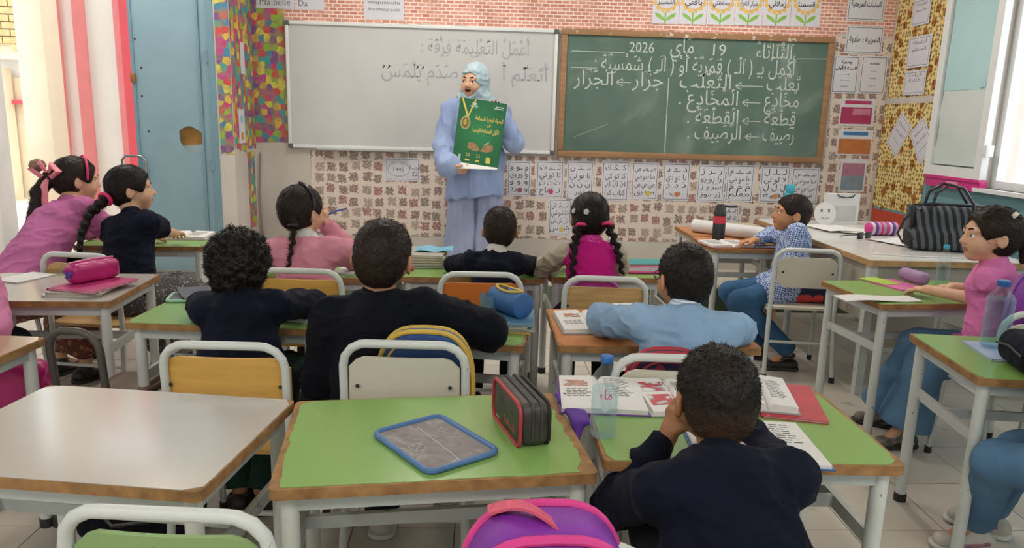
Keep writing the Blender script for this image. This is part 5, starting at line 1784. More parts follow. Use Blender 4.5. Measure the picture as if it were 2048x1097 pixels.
# ---------------- sheets on the window wall
def wcard(label, y0, y1, z0, z1, tilt, rows, name='paper_sheet'):
    w, h = y0-y1, z1-z0
    if tilt: w, h = .2, .285
    o = MB().box((0, 0, 0), (w, h, .002)).build(name, PAPER)
    o.matrix_world = RIGHT((y0+y1)/2, (z0+z1)/2, XR-.009) @ Matrix.Rotation(R(tilt), 4, 'Z')
    tag(o, label, 'paper', 'paper sheets on the flowered wallpaper')
    p = Print(); p.frame(0, 0, w-.03, h-.03, .003)
    for i, r_ in enumerate(rows): p.ar(r_, 0, h*.25-i*h*.22, .035, w*.6)
    p.mb.xf(Matrix.Translation((0, 0, .0016))); tag(p.mb.build('printing', INKG, o), kind='stuff')
wcard('bordered sheet at the top of the flowered wallpaper', 5.621, 5.395, 2.072, 2.26, 0, ['تعليمة', 'تقييم'])
wcard('bordered sheet in the middle of the flowered wallpaper', 5.617, 5.327, 1.775, 1.997, 0, ['أنشطة', 'المتعلم'])
wcard('sheet with two boxed captions on the flowered wallpaper', 5.61, 5.337, 1.58, 1.755, 0, ['قراءة', 'كتابة'])
wcard('sheet pasted aslant on the scalloped wallpaper, next to the corner', 5.712, 5.472, 1.159, 1.418, -35, ['مشروع', 'القسم', 'ـــ'])
wcard('sheet pasted aslant on the scalloped wallpaper, next to the casement', 5.415, 5.15, 1.102, 1.4, 38, ['مخطط', 'الحصة', 'ـــ'])
tr = thing('wall_tray', 'pink plastic tray fixed to the teal wall below the casement', 'tray', (XR-.03, 4.81, .99))
PINKP = M('hot pink plastic', 'c7307a', .35, .06, 6)
MB().box((0, 0, 0), (.05, .58, .075), None, .006).build('tray_body', PINKP, tr)
MB().box((-.03, 0, .03), (.012, .58, .02), None, .003).build('tray_lip', PINKP, tr)
MB().box((-.028, -.02, .0), (.006, .12, .02), None, .002).build('tray_grip', M('pale pink plastic', 'd98bab', .4), tr)
# small deco papers on the pier
o = MB().box((0, 0, 0), (.09, .22, .002)).build('paper_strip', PAPER); o.matrix_world = PIERM @ Matrix.Translation((5.60, 1.70, .004)); tag(o, 'plain white paper strip on the balloon wallpaper', 'paper')
o = MB().box((0, 0, 0), (.13, .24, .002)).build('paper_strip', PAPER); o.matrix_world = PIERM @ Matrix.Translation((5.52, 1.22, .004)); tag(o, 'paper with a blue balloon and an orange pumpkin on the balloon wallpaper', 'paper')
MB().lathe([(.03, 0), (.03, .001)], 12, (0, .05, .0012)).build('blue_balloon', M('balloon blue print', '8fb4c4', .6), o)
MB().lathe([(.03, 0), (.03, .001)], 12, (0, -.07, .0012)).build('orange_pumpkin', M('pumpkin orange print', 'd08a3a', .6), o)
def pipe():
    t = MB().tube([(-1.72, 5.84, .25), (-1.73, 5.835, .7), (-1.715, 5.84, 1.02)], .006, 6).build('wall_cable', M('grey cable', '8b867e', .6))
    tag(t, 'thin grey cable running up the corner by the pier', 'cable')
pipe()

# ============================================================ BOOKS, BOTTLES, BAGS
PG = M('book pages', 'd8d4d0', .75, .03, 6)
PGY = M('yellowed pages', 'c9bfae', .8, .08, 30)
def page_profile(u, t):
    return t*(1-(1-min(1, u*6))**2*.9)*(1-.25*u)
def book_open(label, x, y, z, rz, w, h, cover, t=.010, prints=None, cat='book', name='open_book', lift=0):
    """w: width of one page; the two leaves curve up from the spine"""
    o = thing(name, label, cat, (x, y, z), rz)
    MB().box((0, 0, .0015), (2*w+.012, h+.008, .003)).build('cover', cover, o)
    for q in (-1, 1):
        mb = MB()
        n = 12
        for i in range(n):
            pass
        top = [(q*w*i/n, page_profile(i/n, t)+.003+lift*(i/n)**2*(q > 0)) for i in range(n+1)]
        V = []
        for (a, b_) in top:
            V += [(a, -h/2, b_), (a, h/2, b_), (a, -h/2, .003), (a, h/2, .003)]
        F = []
        for i in range(n):
            k = 4*i
            F += [(k, k+4, k+5, k+1)[::q], (k+2, k+6, k+4, k)[::q], (k+1, k+5, k+7, k+3)[::q]]
        F += [(4*n, 4*n+2, 4*n+3, 4*n+1)[::q]]
        mb.add(V, F, True)
        pg = mb.build('page_block', PG, o)
        ink = MB()
        zz = lambda a: page_profile(abs(a)/w, t)+.0037+lift*(abs(a)/w)**2*(q > 0)
        for (kind, px, py, pw, ph) in (prints or {}).get(q, []):
            cx_, cy_ = q*w*px if q > 0 else -w*(1-px), h*py
            if kind == 'text':
                for r_ in range(int(ph*h/.012)):
                    l = pw*w*(.7+.3*rnd.random()); a0 = cx_-pw*w/2
                    yv = cy_+ph*h/2-r_*.012
                    seg = 4
                    for s_ in range(seg):
                        p0 = a0+l*s_/seg; p1 = a0+l*(s_+.8)/seg
                        ink.add([(p0, yv, zz(p0)), (p1, yv, zz(p1)), (p1, yv+.0035, zz(p1)), (p0, yv+.0035, zz(p0))], [(0, 1, 2, 3)])
            else:
                pic = MB(); seg = 5
                for s_ in range(seg):
                    p0 = cx_-pw*w/2+pw*w*s_/seg; p1 = cx_-pw*w/2+pw*w*(s_+1)/seg
                    pic.add([(p0, cy_-ph*h/2, zz(p0)), (p1, cy_-ph*h/2, zz(p1)), (p1, cy_+ph*h/2, zz(p1)), (p0, cy_+ph*h/2, zz(p0))], [(0, 1, 2, 3)])
                pic.build('picture', blot_mat2(kind), pg)
        if ink.V:
            tag(ink.build('printing', INKG, pg), kind='stuff')
    return o
_bm2 = {}
def blot_mat2(cols):
    if cols in _bm2: return _bm2[cols]
    m, nt, b = newmat('picture '+cols); L = nt.links
    a, b1 = cols.split('-')
    nz = N(nt, 'ShaderNodeTexNoise', i_Scale=28.0, i_Detail=2.0)
    tc = N(nt, 'ShaderNodeTexCoord'); L.new(tc.outputs['Object'], nz.inputs['Vector'])
    rp = ramp(nt, [(0, a), (.48, a), (.5, b1), (.58, 'd9d4d2'), (1, 'd9d4d2')]); L.new(nz.outputs[0], rp.inputs[0])
    L.new(rp.outputs[0], b.inputs['Base Color']); b.inputs['Roughness'].default_value = .5
    _bm2[cols] = m
    return m
def book(label, x, y, z, rz, w, h, t, cover, pages=None, cat='book', name='exercise_book', group=None, tilt=None):
    o = thing(name, label, cat, (x, y, z), rz, group)
    if tilt: o.rotation_euler = (R(tilt[0]), R(tilt[1]), R(rz))
    MB().box((0, 0, .0008), (w, h, .0016)).box((0, 0, t-.0008), (w, h, .0016)).box((-w/2+.001, 0, t/2), (.002, h, t-.0032)).build('cover', cover, o)
    MB().box((.002, 0, t/2), (w-.008, h-.006, t-.0034)).build('page_block', pages or PG, o)
    return o
def bottle(label, x, y, z, H, r, capm, tint, water=.8, word=None, rings=6, group=None):
    o = thing('water_bottle', label, 'bottle', (x, y, z), 0, group)
    prof = [(r*.75, .0), (r*.95, .006)]
    hb = H*.70
    for i in range(rings*2+1):
        prof.append((r*(1 if i % 2 == 0 else .95), .012+(hb-.012)*i/(rings*2)))
    prof += [(r*.97, hb+H*.04), (r*.75, hb+H*.10), (r*.45, hb+H*.16), (r*.37, hb+H*.20), (r*.37, hb+H*.235)]
    MB().lathe(prof, 24).build('bottle_body', clear('clear bottle plastic', 'f8fbfc', .03, .04), o)
    wp = [(a*.94, b_) for a, b_ in prof if b_ < H*water]
    wp[0] = (wp[0][0], .003)
    MB().lathe(wp, 20).build('water', clear('water '+tint, tint, .02, .03), o)
    MB().lathe([(r*.43, 0), (r*.45, .003), (r*.45, H*.075), (r*.40, H*.085)], 20, (0, 0, H*.918)).build('cap', capm, o)
    if word:
        V, F = text_mesh(arabic(word), .032, .03)
        W_ = []
        for v in V:
            a = -math.pi/2+v.x/r*.9-.1
            W_.append((r*1.02*math.cos(a), r*1.02*math.sin(a), H*.52+v.y))
        mesh_obj('lettering', W_, F, M('pink lettering', 'c03a6e', .5), o)
    return o
BLUECAP = M('blue cap plastic', '2a63a8', .4, .05)
CYANCAP = M('light blue cap plastic', '3f9fc4', .4, .05)
TOP = DH+.0005
# ---- on the chipped green desk
sl = thing('slate', 'grey school slate with a blue plastic frame and chalk smears', 'slate', (-.093, 1.500, TOP), -54)
def slate_mat(name, a, b1):
    m, nt, b = newmat(name); L = nt.links
    v = coords(nt)
    n1 = N(nt, 'ShaderNodeTexNoise', i_Scale=14.0, i_Detail=7.0, i_Roughness=.75, i_Distortion=1.5); L.new(v, n1.inputs['Vector'])
    r1 = ramp(nt, [(.35, a), (.55, b1), (.68, 'b3afad')]); L.new(n1.outputs[0], r1.inputs[0]); L.new(r1.outputs[0], b.inputs['Base Color'])
    b.inputs['Roughness'].default_value = .7
    return m
SLATEM = slate_mat('chalky slate', '77706f', '8d8684')
def slate_parts(o, w, h, fm, sm):
    MB().prism(rrect(w-.02, h-.02, .012), .001, .006).build('slate_panel', sm, o)
    pts = rrect(w-.012, h-.012, .02)
    MB().tube([(a, b_, .0065) for a, b_ in pts], .0065, 8, closed=True).build('plastic_frame', fm, o)
slate_parts(sl, .245, .185, M('blue frame plastic', '4a6f9f', .45, .12, 20), SLATEM)
p = Print().line([(-.09, .01), (.10, -.004)], .0022).line([(-.06, .05), (-.04, .055)], .002).line([(-.05, .04), (-.02, .047)], .002)
p.frame(.005, -.045, .035, .03, .0016).line([(-.01, -.03), (.02, -.06)], .0016).line([(.02, -.03), (-.01, -.055)], .0016)
p.mb.xf(Matrix.Translation((0, 0, .0066))); tag(p.mb.build('chalk_marks', CHALK, sl), kind='stuff')
pc = thing('pencil_case', 'black zip pencil case with red piping on the chipped green desk', 'pencil case', (.098, 1.585, TOP), 16)
def lozenge(w, h, r, y, n=6):
    pts = []
    for cx_, cz_, a in ((w/2-r, h-r, 0), (-w/2+r, h-r, 90), (-w/2+r, r, 180), (w/2-r, r, 270)):
        for i in range(n+1):
            t = R(a+90*i/n); pts.append((cx_+r*math.cos(t), y, cz_+r*math.sin(t)))
    return pts
MT_BLK = M('black nylon', '23211f', .6, .25, 25, .4, 200)
sd = SDF(.004).box((0, 0, .05), (.075, .205, .098), .022)
sd.build('case_body', M('worn black plastic', '2e2a28', .5, .35, 18, .3, 120, c2='4a4540'), pc)
MB().tube([(-.036, a[0], a[2]) for a in lozenge(.2, .098, .024, 0)], .0045, 8, closed=True).build('red_piping', M('red piping', 'a8323a', .5), pc)
MB().tube([(.03, a[0], a[2]) for a in lozenge(.2, .098, .024, 0)], .004, 8, closed=True).build('dark_piping', MT_BLK, pc)
for q in (-.008, .012):
    MB().tube([(q, a[0]*1.015, a[2]*1.01+.0005) for a in lozenge(.205, .1, .024, 0)][:16], .004, 6).build('zip_track', M('grey zip', '3d3a3a', .5, .3, 60), pc)
pl_ = Print().text('School', 0, 0, .028, .075)
pl_.mb.xf(Matrix(((0, 0, -1, -.0385), (-1, 0, 0, -.03), (0, 1, 0, .022), (0, 0, 0, 1))))
pl_.mb.build('lettering', M('orange lettering', 'b8583f', .5), pc)
# ---- on the boy's desk in the foreground
book_open('open reader with a drawing, under the water bottle\'s shoulder', .315, 1.795, TOP, -4, .105, .235, M('purple book cover', '6a3f8f', .5), .014, {-1: [('b98d7a-8f5f4f', .4, .25, .6, .2), ('text', .5, -.1, .7, .3)], 1: [('text', .5, .1, .75, .6)]})
book_open('open textbook with red and grey pictures in front of the short-haired boy', .505, 1.79, TOP+.001, 2, .085, .235, M('white book cover', 'c9c5c2', .5), .012, {-1: [('c04a55-8f8a8c', .5, .22, .8, .3), ('c04a55-8f8a8c', .5, -.18, .8, .3)], 1: [('text', .5, 0, .75, .7)]})
book_open('ring notebook with a blue cover and handwritten lines beside the boy\'s arm', .608, 1.515, TOP, -4, .135, .225, M('blue book cover', '2f5f9c', .5), .010, {-1: [('text', .5, 0, .7, .7)], 1: [('text', .5, .15, .75, .5)]})
book('red exercise book lying under loose pages', .795, 1.775, TOP, -14, .155, .255, .007, M('red book cover', 'b5323f', .5))
book_open('thick open notebook on top of the red exercise book', .735, 1.795, TOP+.0075, -12, .07, .22, M('grey book cover', '9a9898', .6), .02, {1: [('text', .5, 0, .6, .6)]})
bottle('water bottle with a blue cap and pink lettering beside the open books', .282, 1.555, TOP, .19, .031, BLUECAP, 'eef6f8', .62, 'ماء', 7, 'clear plastic water bottles')
sd = SDF(.005); sd.box((0, 0, .004), (.05, .2, .012), .005); sd.cone((-.01, -.08, .0), (-.02, -.12, -.03), .012, .006)
o = sd.build('cloth', M('purple cloth', '5b2f8f', .8, .15, 20), None, disp=lambda V: .004*vnoise(V, 60)); o.location = (.232, 1.70, TOP+.003); o.rotation_euler = (0, 0, R(8)); tag(o, 'folded purple cloth at the edge of the boy\'s desk', 'cloth')
# ---- orange desk
book_open('open textbook with a brown picture on the orange desk', .375, 2.50, TOP, 3, .10, .255, M('grey book cover', '9a9898', .6), .016, {-1: [('b57a5a-7f5a4a', .55, .2, .55, .2), ('text', .5, -.18, .7, .25)], 1: [('text', .5, 0, .7, .7)]})
o = MB().grid(lambda u, v: (-.1+.2*u, -.13+.26*v, .012+.006*math.sin(u*4)), 8, 6, .001).build('paper_sheet', PG); o.location = (.585, 2.60, TOP+.004); o.rotation_euler = (0, 0, R(-8)); tag(o, 'loose white worksheet on the orange desk', 'paper')
p = Print().frame(0, 0, .15, .2, .002); p.mb.xf(Matrix.Translation((0, 0, .0195))); p.mb.build('printing', INKG, o)
# ---- green desk with the blue case
STK = 'exercise books stacked under the blue pencil case'
zc = TOP
for i, (c, t, dx, r_, nm) in enumerate((('c9a23a', .007, .0, -6, 'yellow'), ('8f9f9a', .009, .008, -3, 'grey'), ('b9b2a4', .008, -.006, -9, 'cream'), ('4f7f9c', .007, .004, -5, 'blue'))):
    book('%s exercise book in the pile under the blue pencil case' % nm, .095+dx, 2.47, zc, r_, .17, .22, t, M(nm+' exercise cover', c, .5), PGY, group=STK)
    zc += t+.0004
bc = thing('pencil_case', 'blue cylindrical pencil case with an open yellow zip', 'pencil case', (.10, 2.50, zc), 35)
MB().tube([(0, -.085, .044), (0, -.08, .044), (0, .075, .044), (0, .082, .044)], [.036, .044, .044, .036], 20).build('case_body', M('blue nylon', '2f5f96', .6, .15, 20, .3, 200), bc)
rim = [(.024*math.sin(t)*1.0, .066*math.cos(t), .044+.0445*math.cos(.55*math.sin(t))+.003) for t in [2*math.pi*k/24 for k in range(24)]]
MB().tube(rim, .005, 6, closed=True).build('yellow_zip', M('yellow zip', 'c9a845', .5), bc)
MB().add([Vector(v)-Vector((0, 0, .001)) for v in rim], [tuple(range(24))]).build('shaded_opening', M('painted inner shade', '2a2822', .8), bc)  # flat dark sheet stands for the shade inside the open case
MB().tube([(.02, -.02, .09), (.03, -.06, .07), (.03, -.07, .05)], .004, 6).build('zip_cord', M('cream cord', 'cfc2ab', .7), bc)
cp = MB().lathe([(.03, 0), (.033, .05), (.034, .06)], 18, cap=False).build('plastic_cup', clear('blue clear plastic', '9cc4d8', .35)); cp.location = (.03, 2.53, zc); tag(cp, 'small clear blue plastic cup beside the blue pencil case', 'cup')
# ---- curly boy's desk
for i, (nm, r_) in enumerate((('lowest', 6), ('second', 12), ('topmost', 18))):
    book('curled white notebook, %s of the pile by the curly-haired boy' % nm, -.605, 2.555, TOP+i*.0105, r_-18, .15, .20, .010, PG, PG, name='notebook', group='white notebooks by the curly-haired boy')
o = thing('slate', 'dark slate with a pale green rim at the end of the green desk', 'slate', (-1.09, 2.77, TOP), 10); slate_parts(o, .17, .14, M('pale green plastic', '9cc4a4', .45), M('dark grey slate', '55535c', .6, .15, 12))
book('dark exercise book lying on the green-rimmed slate', -1.08, 2.80, TOP+.0135, 28, .13, .17, .008, M('charcoal cover', '4b4a55', .5))
book('small green box-shaped book next to the big boy', -.535, 2.71, TOP, -3, .05, .13, .022, M('green book cover', '2f7f4a', .5), PGY)
o = MB().tube([(-.07, 0, .004), (.07, 0, .004)], .004, 6).build('pencil', M('yellow pencil', 'c9b048', .4)); o.location = (-.66, 2.82, TOP); o.rotation_euler = (0, 0, R(2)); tag(o, 'yellow pencil behind the curled notebooks', 'pencil')
# ---- front row
o = book_open('open notebook with white pages by the girl with the pen', -.545, 3.36, TOP, 4, .10, .2, M('pale cover', 'c9c2be', .6), .008, {1: [('text', .5, 0, .7, .7)]})
zc = TOP
for i, (nm, c, w_) in enumerate((('green', '4f8f4a', .2), ('black', '2a2828', .2), ('cream', 'b5aa93', .19), ('tan', 'a8967a', .19), ('grey', 'a5a094', .18))):
    book('%s exercise book in the slanting pile before the small boy' % nm, -.265, 3.55, zc, 12-4*i, w_, .25, .012, M(nm+' pile cover', c, .6), PGY, group='slanting pile of exercise books')
    zc += .0125
o = MB().grid(lambda u, v: (-.09+.18*u, -.07+.14*v, .006+.004*math.sin(u*9+v*5)), 10, 8, .001).build('plastic_sleeve', M('sky blue plastic', '6fb4cf', .3, .1, 12)); o.location = (-.23, 3.58, zc+.001); tag(o, 'crumpled sky-blue plastic sleeve on the slanting pile', 'plastic sleeve')
o = SDF(.005).box((0, 0, .014), (.05, .022, .02), .006).build('eraser', M('pink rubber', 'c93a62', .6)); o.location = (-.335, 3.37, TOP-.004); tag(o, 'pink and red rubber beside the slanting pile', 'eraser')
o = MB().lathe([(.012, 0), (.016, .02), (.010, .03)], 10).build('sharpener', clear('pale glass plastic', 'b9cfc9', .4)); o.location = (-.125, 3.46, TOP); tag(o, 'small clear plastic sharpener on the green desk', 'sharpener')
sc_ = SDF(.005).ell((0, 0, .018), (.03, .02, .018)).build('tissue', M('white tissue', 'd0d2da', .8), None, disp=lambda V: .008*vnoise(V, 80)); sc_.location = (-.10, 3.62, TOP); tag(sc_, 'crumpled white tissue by the small boy\'s arm', 'tissue')
o = thing('slate', 'grey slate with a hot pink frame before the girl with plaits', 'slate', (.80, 3.47, TOP), 3); slate_parts(o, .24, .15, M('hot pink frame', 'c93a7f', .45), SLATEM)
book('teal and orange exercise book behind the pink-framed slate', .81, 3.64, TOP, 3, .24, .15, .014, M('teal cover', '3f8f94', .5), M('orange pages', 'c98a4a', .6))
o = SDF(.005).box((0, 0, .016), (.05, .035, .028), .01).build('eraser', M('white rubber', 'cfd2cf', .6)); o.location = (.655, 3.42, TOP); tag(o, 'white rubber beside the pink-framed slate', 'eraser')
# ---- small desks by the platform
fl = thing('flask', 'black drinking flask with a red band and a carrying loop', 'flask', (1.475, 4.52, TOP))
BLKP = M('black plastic', '24252a', .4, .1, 9)
MB().lathe([(.036, 0), (.038, .01), (.038, .105), (.036, .11)], 20).build('flask_body', BLKP, fl)
MB().lathe([(.0385, .105), (.0385, .15)], 20).build('red_band', M('red silicone', 'c93448', .5), fl)
MB().lathe([(.037, .15), (.037, .175), (.03, .185), (.03, .205), (.02, .222)], 20).build('lid', BLKP, fl)
MB().tube([(.02, 0, .212), (.05, -.004, .207), (.10, -.008, .209)], .006, 8).build('spout_lever', BLKP, fl)
rl = thing('paper_roll', 'thick roll of white paper with the shade of its hollow end painted on', 'paper roll', (1.595, 4.66, TOP), 30)
rp_ = [(-.26+.5*t, 0, .043) for t in (0, .25, .5, .75, 1)]
MB().tube([(a, b_, c) for a, b_, c in rp_], .043, 24).build('paper_tube', M('white roll paper', 'd3d1cf', .55, .03), rl).rotation_euler = (0, 0, R(-75))
MB().tube([(.235, 0, .043), (.2425, 0, .043)], .036, 24).build('painted_hollow', M('painted hollow shade', '1d2426', .6), rl).rotation_euler = (0, 0, R(-75))  # dark disc on the solid end paints the shade of the hollow
book_open('large open book with white pages beside the flask', 1.455, 4.31, TOP, 8, .13, .21, M('red under-cover', '9f3b33', .5), .016, {1: [('text', .5, 0, .7, .7)], -1: [('text', .5, 0, .7, .7)]})
book('grey exercise book under the boy\'s hand on the small desk', 1.66, 4.235, TOP, 4, .13, .10, .012, M('grey blue cover', '7f8a9a', .5), M('red edge pages', '9a4a42', .7))
BK2 = 'books stacked on the small orange desk at the platform'
for i, (nm, c) in enumerate((('brown', '8a5a44'), ('pale green', '9fb8a8'), ('buff', 'b8ab90'))):
    book('%s book in the pile on the small orange desk at the platform' % nm, 1.745, 4.86, TOP+i*.0165, -8+7*i, .22, .27, .016, M(nm+' stack cover', c, .6), PGY, group=BK2)
# ---- desk of the girl in pink
o = MB().grid(lambda u, v: (-.17+.34*u, -.05+.1*v, .003+.004*math.sin(u*6)), 10, 4, .001).build('paper_sheet', PG); o.location = (1.665, 2.96, TOP+.003); o.rotation_euler = (0, 0, R(5)); tag(o, 'long white paper strip overhanging the desk under the girl\'s hand', 'paper')
book('green and pink folder on the desk of the girl in pink', 1.91, 3.25, TOP, 18, .16, .2, .006, M('pink folder', 'd06a9a', .5), name='folder', cat='folder')
book('lime green card folder beneath the purple case', 1.86, 3.31, TOP+.0062, 22, .10, .15, .002, M('lime folder', 'a8c44a', .5), name='folder', cat='folder')
o = SDF(.005).box((0, 0, .03), (.06, .17, .058), .026).build('pencil_case', M('mauve plastic', '9a7a9f', .5, .15, 20)); o.location = (2.01, 3.295, TOP+.0066); o.rotation_euler = (0, 0, R(8)); tag(o, 'soft mauve pencil case on the pink folder', 'pencil case')
bottle('small water bottle with a light blue cap on the desk of the girl in pink', 2.085, 3.20, TOP, .20, .028, CYANCAP, 'eaf3f6', .6, None, 5, 'clear plastic water bottles')
o = MB().tube([(-.05, 0, .004), (.06, .01, .004)], .004, 6).build('pen', M('grey pen', '7f8288', .4)); o.location = (2.17, 3.11, TOP); tag(o, 'grey pen beside the small water bottle', 'pen')
o = SDF(.005).box((0, 0, .008), (.12, .05, .014), .005).build('pencil_tin', M('grey tin', '9a9ca0', .3, .2, 20, metal=.5)); o.location = (2.16, 3.15, TOP); o.rotation_euler = (0, 0, R(-20)); tag(o, 'flat grey pencil tin beside the small water bottle', 'pencil tin')
# ---- desk with the big bottle
bottle('large ribbed water bottle with a blue cap beside the navy case', 1.682, 2.265, TOP+.008, .225, .043, BLUECAP, 'dcedf3', .75, None, 8, 'clear plastic water bottles')
book('pale blue exercise book under the large ribbed bottle', 1.69, 2.23, TOP, -10, .16, .2, .0075, M('pale blue cover', 'a9b4cf', .5))
o = SDF(.005).box((0, 0, .055), (.13, .22, .108), .045).build('pencil_case', cloth('navy nylon', '171a26'), None, disp=lambda V: .006*vnoise(V, 35)); o.location = (1.655, 2.06, TOP+.001); o.rotation_euler = (0, 0, R(-12)); tag(o, 'plump navy pencil case beside the large bottle', 'pencil case')
MB().tube([(-.068, -.08, .06), (-.07, 0, .072), (-.068, .08, .06)], .004, 6).build('zip', M('dark zip', '3a3a42', .4, metal=.5), o)
# ---- white desk at the left
zc = TOP
for i, (nm, c, r_) in enumerate((('white', 'c9c3bd', 6), ('grey', 'a8a29c', 2), ('magenta', 'b02a6a', -14))):
    book('%s exercise book under the magenta pencil case' % nm, -1.545+.02*i, 2.875, zc, r_, .2, .25, .0085, M(nm+' exercise cover b', c, .5), PGY, group='exercise books under the magenta pencil case'); zc += .009
mc = thing('pencil_case', 'shiny magenta pencil case with a blue butterfly', 'pencil case', (-1.535, 2.93, zc), -28)
SDF(.004).box((0, 0, .04), (.075, .2, .078), .024).build('case_body', M('magenta satin', 'b5246f', .35, .2, 10), mc, disp=lambda V: .004*vnoise(V, 40))
MB().tube([(0, -.095, .082), (0, 0, .086), (0, .09, .082)], .004, 6).build('zip', M('pink zip', 'd06a9a', .4), mc)
bf_ = Print().poly([(0, 0), (.02, .018), (.032, .008), (.012, -.004)]).poly([(0, 0), (-.012, -.004), (-.032, .008), (-.02, .018)]).poly([(0, 0), (.008, -.02), (.02, -.016), (.012, -.004)]).poly([(0, 0), (-.012, -.004), (-.02, -.016), (-.008, -.02)])
bf_.mb.xf(Matrix.Translation((0, -.1035, .04)) @ Matrix.Rotation(R(90), 4, 'X')); bf_.mb.build('butterfly', M('blue print', '4a4fae', .5), mc)
book('thin white booklet at the end of the white desk', -1.88, 3.06, TOP, -20, .13, .18, .005, PG)
sb = thing('picture_book', 'picture book standing open on the white desk, green picture inside', 'book', (-1.865, 2.83, TOP), -62)
MB().box((0, 0, .10), (.17, .006, .2), None, .002).build('cover', M('dark grey cover', '5f5a62', .5), sb)
MB().box((0, -.0045, .10), (.155, .003, .185)).build('page', PG, sb)
MB().box((-.01, -.0065, .12), (.08, .001, .08)).build('picture', blot_mat2('9ab04a-6f8f3a'), sb)
# ---- desk by the door
book_open('open register with lilac edges on the desk by the door', -1.655, 4.19, TOP, 5, .12, .22, M('lilac cover', 'b98fb8', .5), .018, {1: [('text', .5, 0, .7, .6)]})
o = SDF(.005).box((0, 0, .03), (.14, .07, .058), .026).build('pencil_case', M('pink satin', 'b82f72', .4, .2, 12)); o.location = (-1.88, 4.20, TOP); o.rotation_euler = (0, 0, R(15)); tag(o, 'small pink pencil case on the desk by the door', 'pencil case')
# ---- teacher's table
TT = th+.0005
wbx = thing('drinking_bottle', 'turquoise plastic bottle on the teacher\'s table', 'bottle', (2.03, 4.83, TT))
TURQ = M('turquoise plastic', '2f9fb4', .3, .12, 12)
MB().lathe([(.04, 0), (.046, .01), (.046, .09), (.042, .11), (.046, .13), (.044, .16), (.03, .19), (.024, .20)], 22).build('bottle_body', TURQ, wbx)
MB().lathe([(.027, .20), (.028, .205), (.028, .245), (.024, .25)], 18).build('cap', TURQ, wbx)
gb = thing('paper_bag', 'white paper gift bag with a dark cord on the teacher\'s table', 'bag', (2.38, 4.82, TT), 6)
MB().box((0, 0, .10), (.21, .08, .20)).build('bag_body', M('white coated paper', 'd8d6d2', .4, .04, 5), gb)
MB().box((.0, -.041, .075), (.17, .002, .1)).build('fold_panel', M('grey white card b', 'bfbdb8', .5), gb)
MB().tube([(-.06, -.045, .2), (-.05, -.05, .185), (0, -.052, .178), (.05, -.05, .185), (.06, -.045, .2)], .004, 6).build('cord_handle', M('dark cord', '33363a', .7), gb)
fc = thing('smiley_cutout', 'round white paper smiley leaning on the gift bag', 'paper cut-out', (2.235, 4.73, TT), 4)
f_ = MB().lathe([(.075, 0), (.075, .002)], 24).xf(Matrix.Translation((0, 0, .075)) @ Matrix.Rotation(R(82), 4, 'X')).build('face_disc', PG, fc)
p = Print().rect(-.025, .02, .014, .02).rect(.025, .02, .014, .02).line([(-.025, -.025), (0, -.035), (.025, -.025)], .004)
p.mb.xf(Matrix.Translation((0, -.003, .075)) @ Matrix.Rotation(R(82), 4, 'X')); p.mb.build('face_drawing', INKG, fc)
for i, (x, y, r_, w_, lab) in enumerate(((2.20, 4.52, 10, .24, 'white worksheet with a pink edge before the paper face'), (2.33, 4.46, -12, .26, 'grey-white worksheet under the paper sheets, middle of the table'), (2.36, 4.02, 20, .24, 'white worksheet beside the striped handbag'))):
    o = MB().grid(lambda u, v: (-w_/2+w_*u, -.14+.28*v, .003+.003*math.sin(u*5+i)), 8, 6, .001).build('paper_sheet', PG); o.location = (x, y, TT+.002+.0055*(i == 0)); o.rotation_euler = (0, 0, R(r_)); tag(o, lab, 'paper')
st_ = thing('pencil_case', 'pink and purple striped pencil case on the teacher\'s table', 'pencil case', (2.40, 4.32, TT), 8)
SDF(.005).box((0, 0, .04), (.21, .085, .08), .035).build('case_body', PG, st_)
bx_ = st_.children[0]
def multi_stripe():
    m, nt, b = newmat('pink purple stripes'); L = nt.links
    tc = N(nt, 'ShaderNodeTexCoord'); sp = N(nt, 'ShaderNodeSeparateXYZ'); L.new(tc.outputs['Object'], sp.inputs[0])
    mm = N(nt, 'ShaderNodeMath', operation='MULTIPLY_ADD'); mm.inputs[1].default_value = 9.0; mm.inputs[2].default_value = 5.0; L.new(sp.outputs[0], mm.inputs[0])
    fr = N(nt, 'ShaderNodeMath', operation='FRACT'); L.new(mm.outputs[0], fr.inputs[0])
    rp = ramp(nt, [(0, 'c93a7f'), (.22, 'd8c4d4'), (.36, '5a3a7a'), (.55, 'c98ab4'), (.7, 'd0306e'), (.85, '9a9aa4')], 'CONSTANT'); L.new(fr.outputs[0], rp.inputs[0])
    L.new(rp.outputs[0], b.inputs['Base Color']); b.inputs['Roughness'].default_value = .6
    return m
bx_.data.materials.clear(); bx_.data.materials.append(multi_stripe())
sg = thing('sunglasses', 'dark sunglasses lying on the teacher\'s table', 'glasses', (2.19, 4.12, TT), 25)
for q in (-1, 1):
    MB().tube([(q*.034, 0, .006), (q*.034, .0, .042)], [.026, .026], 14).xf(Matrix.Rotation(R(0), 4, 'X')).xf(Matrix.Scale(.22, 4, (0, 1, 0))).build('lens', M('smoky lens', '2a2d30', .15), sg)
    MB().tube([(q*.062, .0, .03), (q*.066, .06, .02), (q*.05, .12, .005)], .003, 6).build('temple', BLKP, sg)
MB().tube([(-.01, 0, .032), (0, -.004, .035), (.01, 0, .032)], .003, 6).build('bridge', BLKP, sg)
hb = thing('handbag', 'black handbag with satin grey stripes and long handles', 'handbag', (2.47, 3.80, TT+.004), -14)
HS = striped('black and satin stripes', '17181b', '54575f', 8.5, 0, (0, R(12), 0))
s_ = SDF(.006)
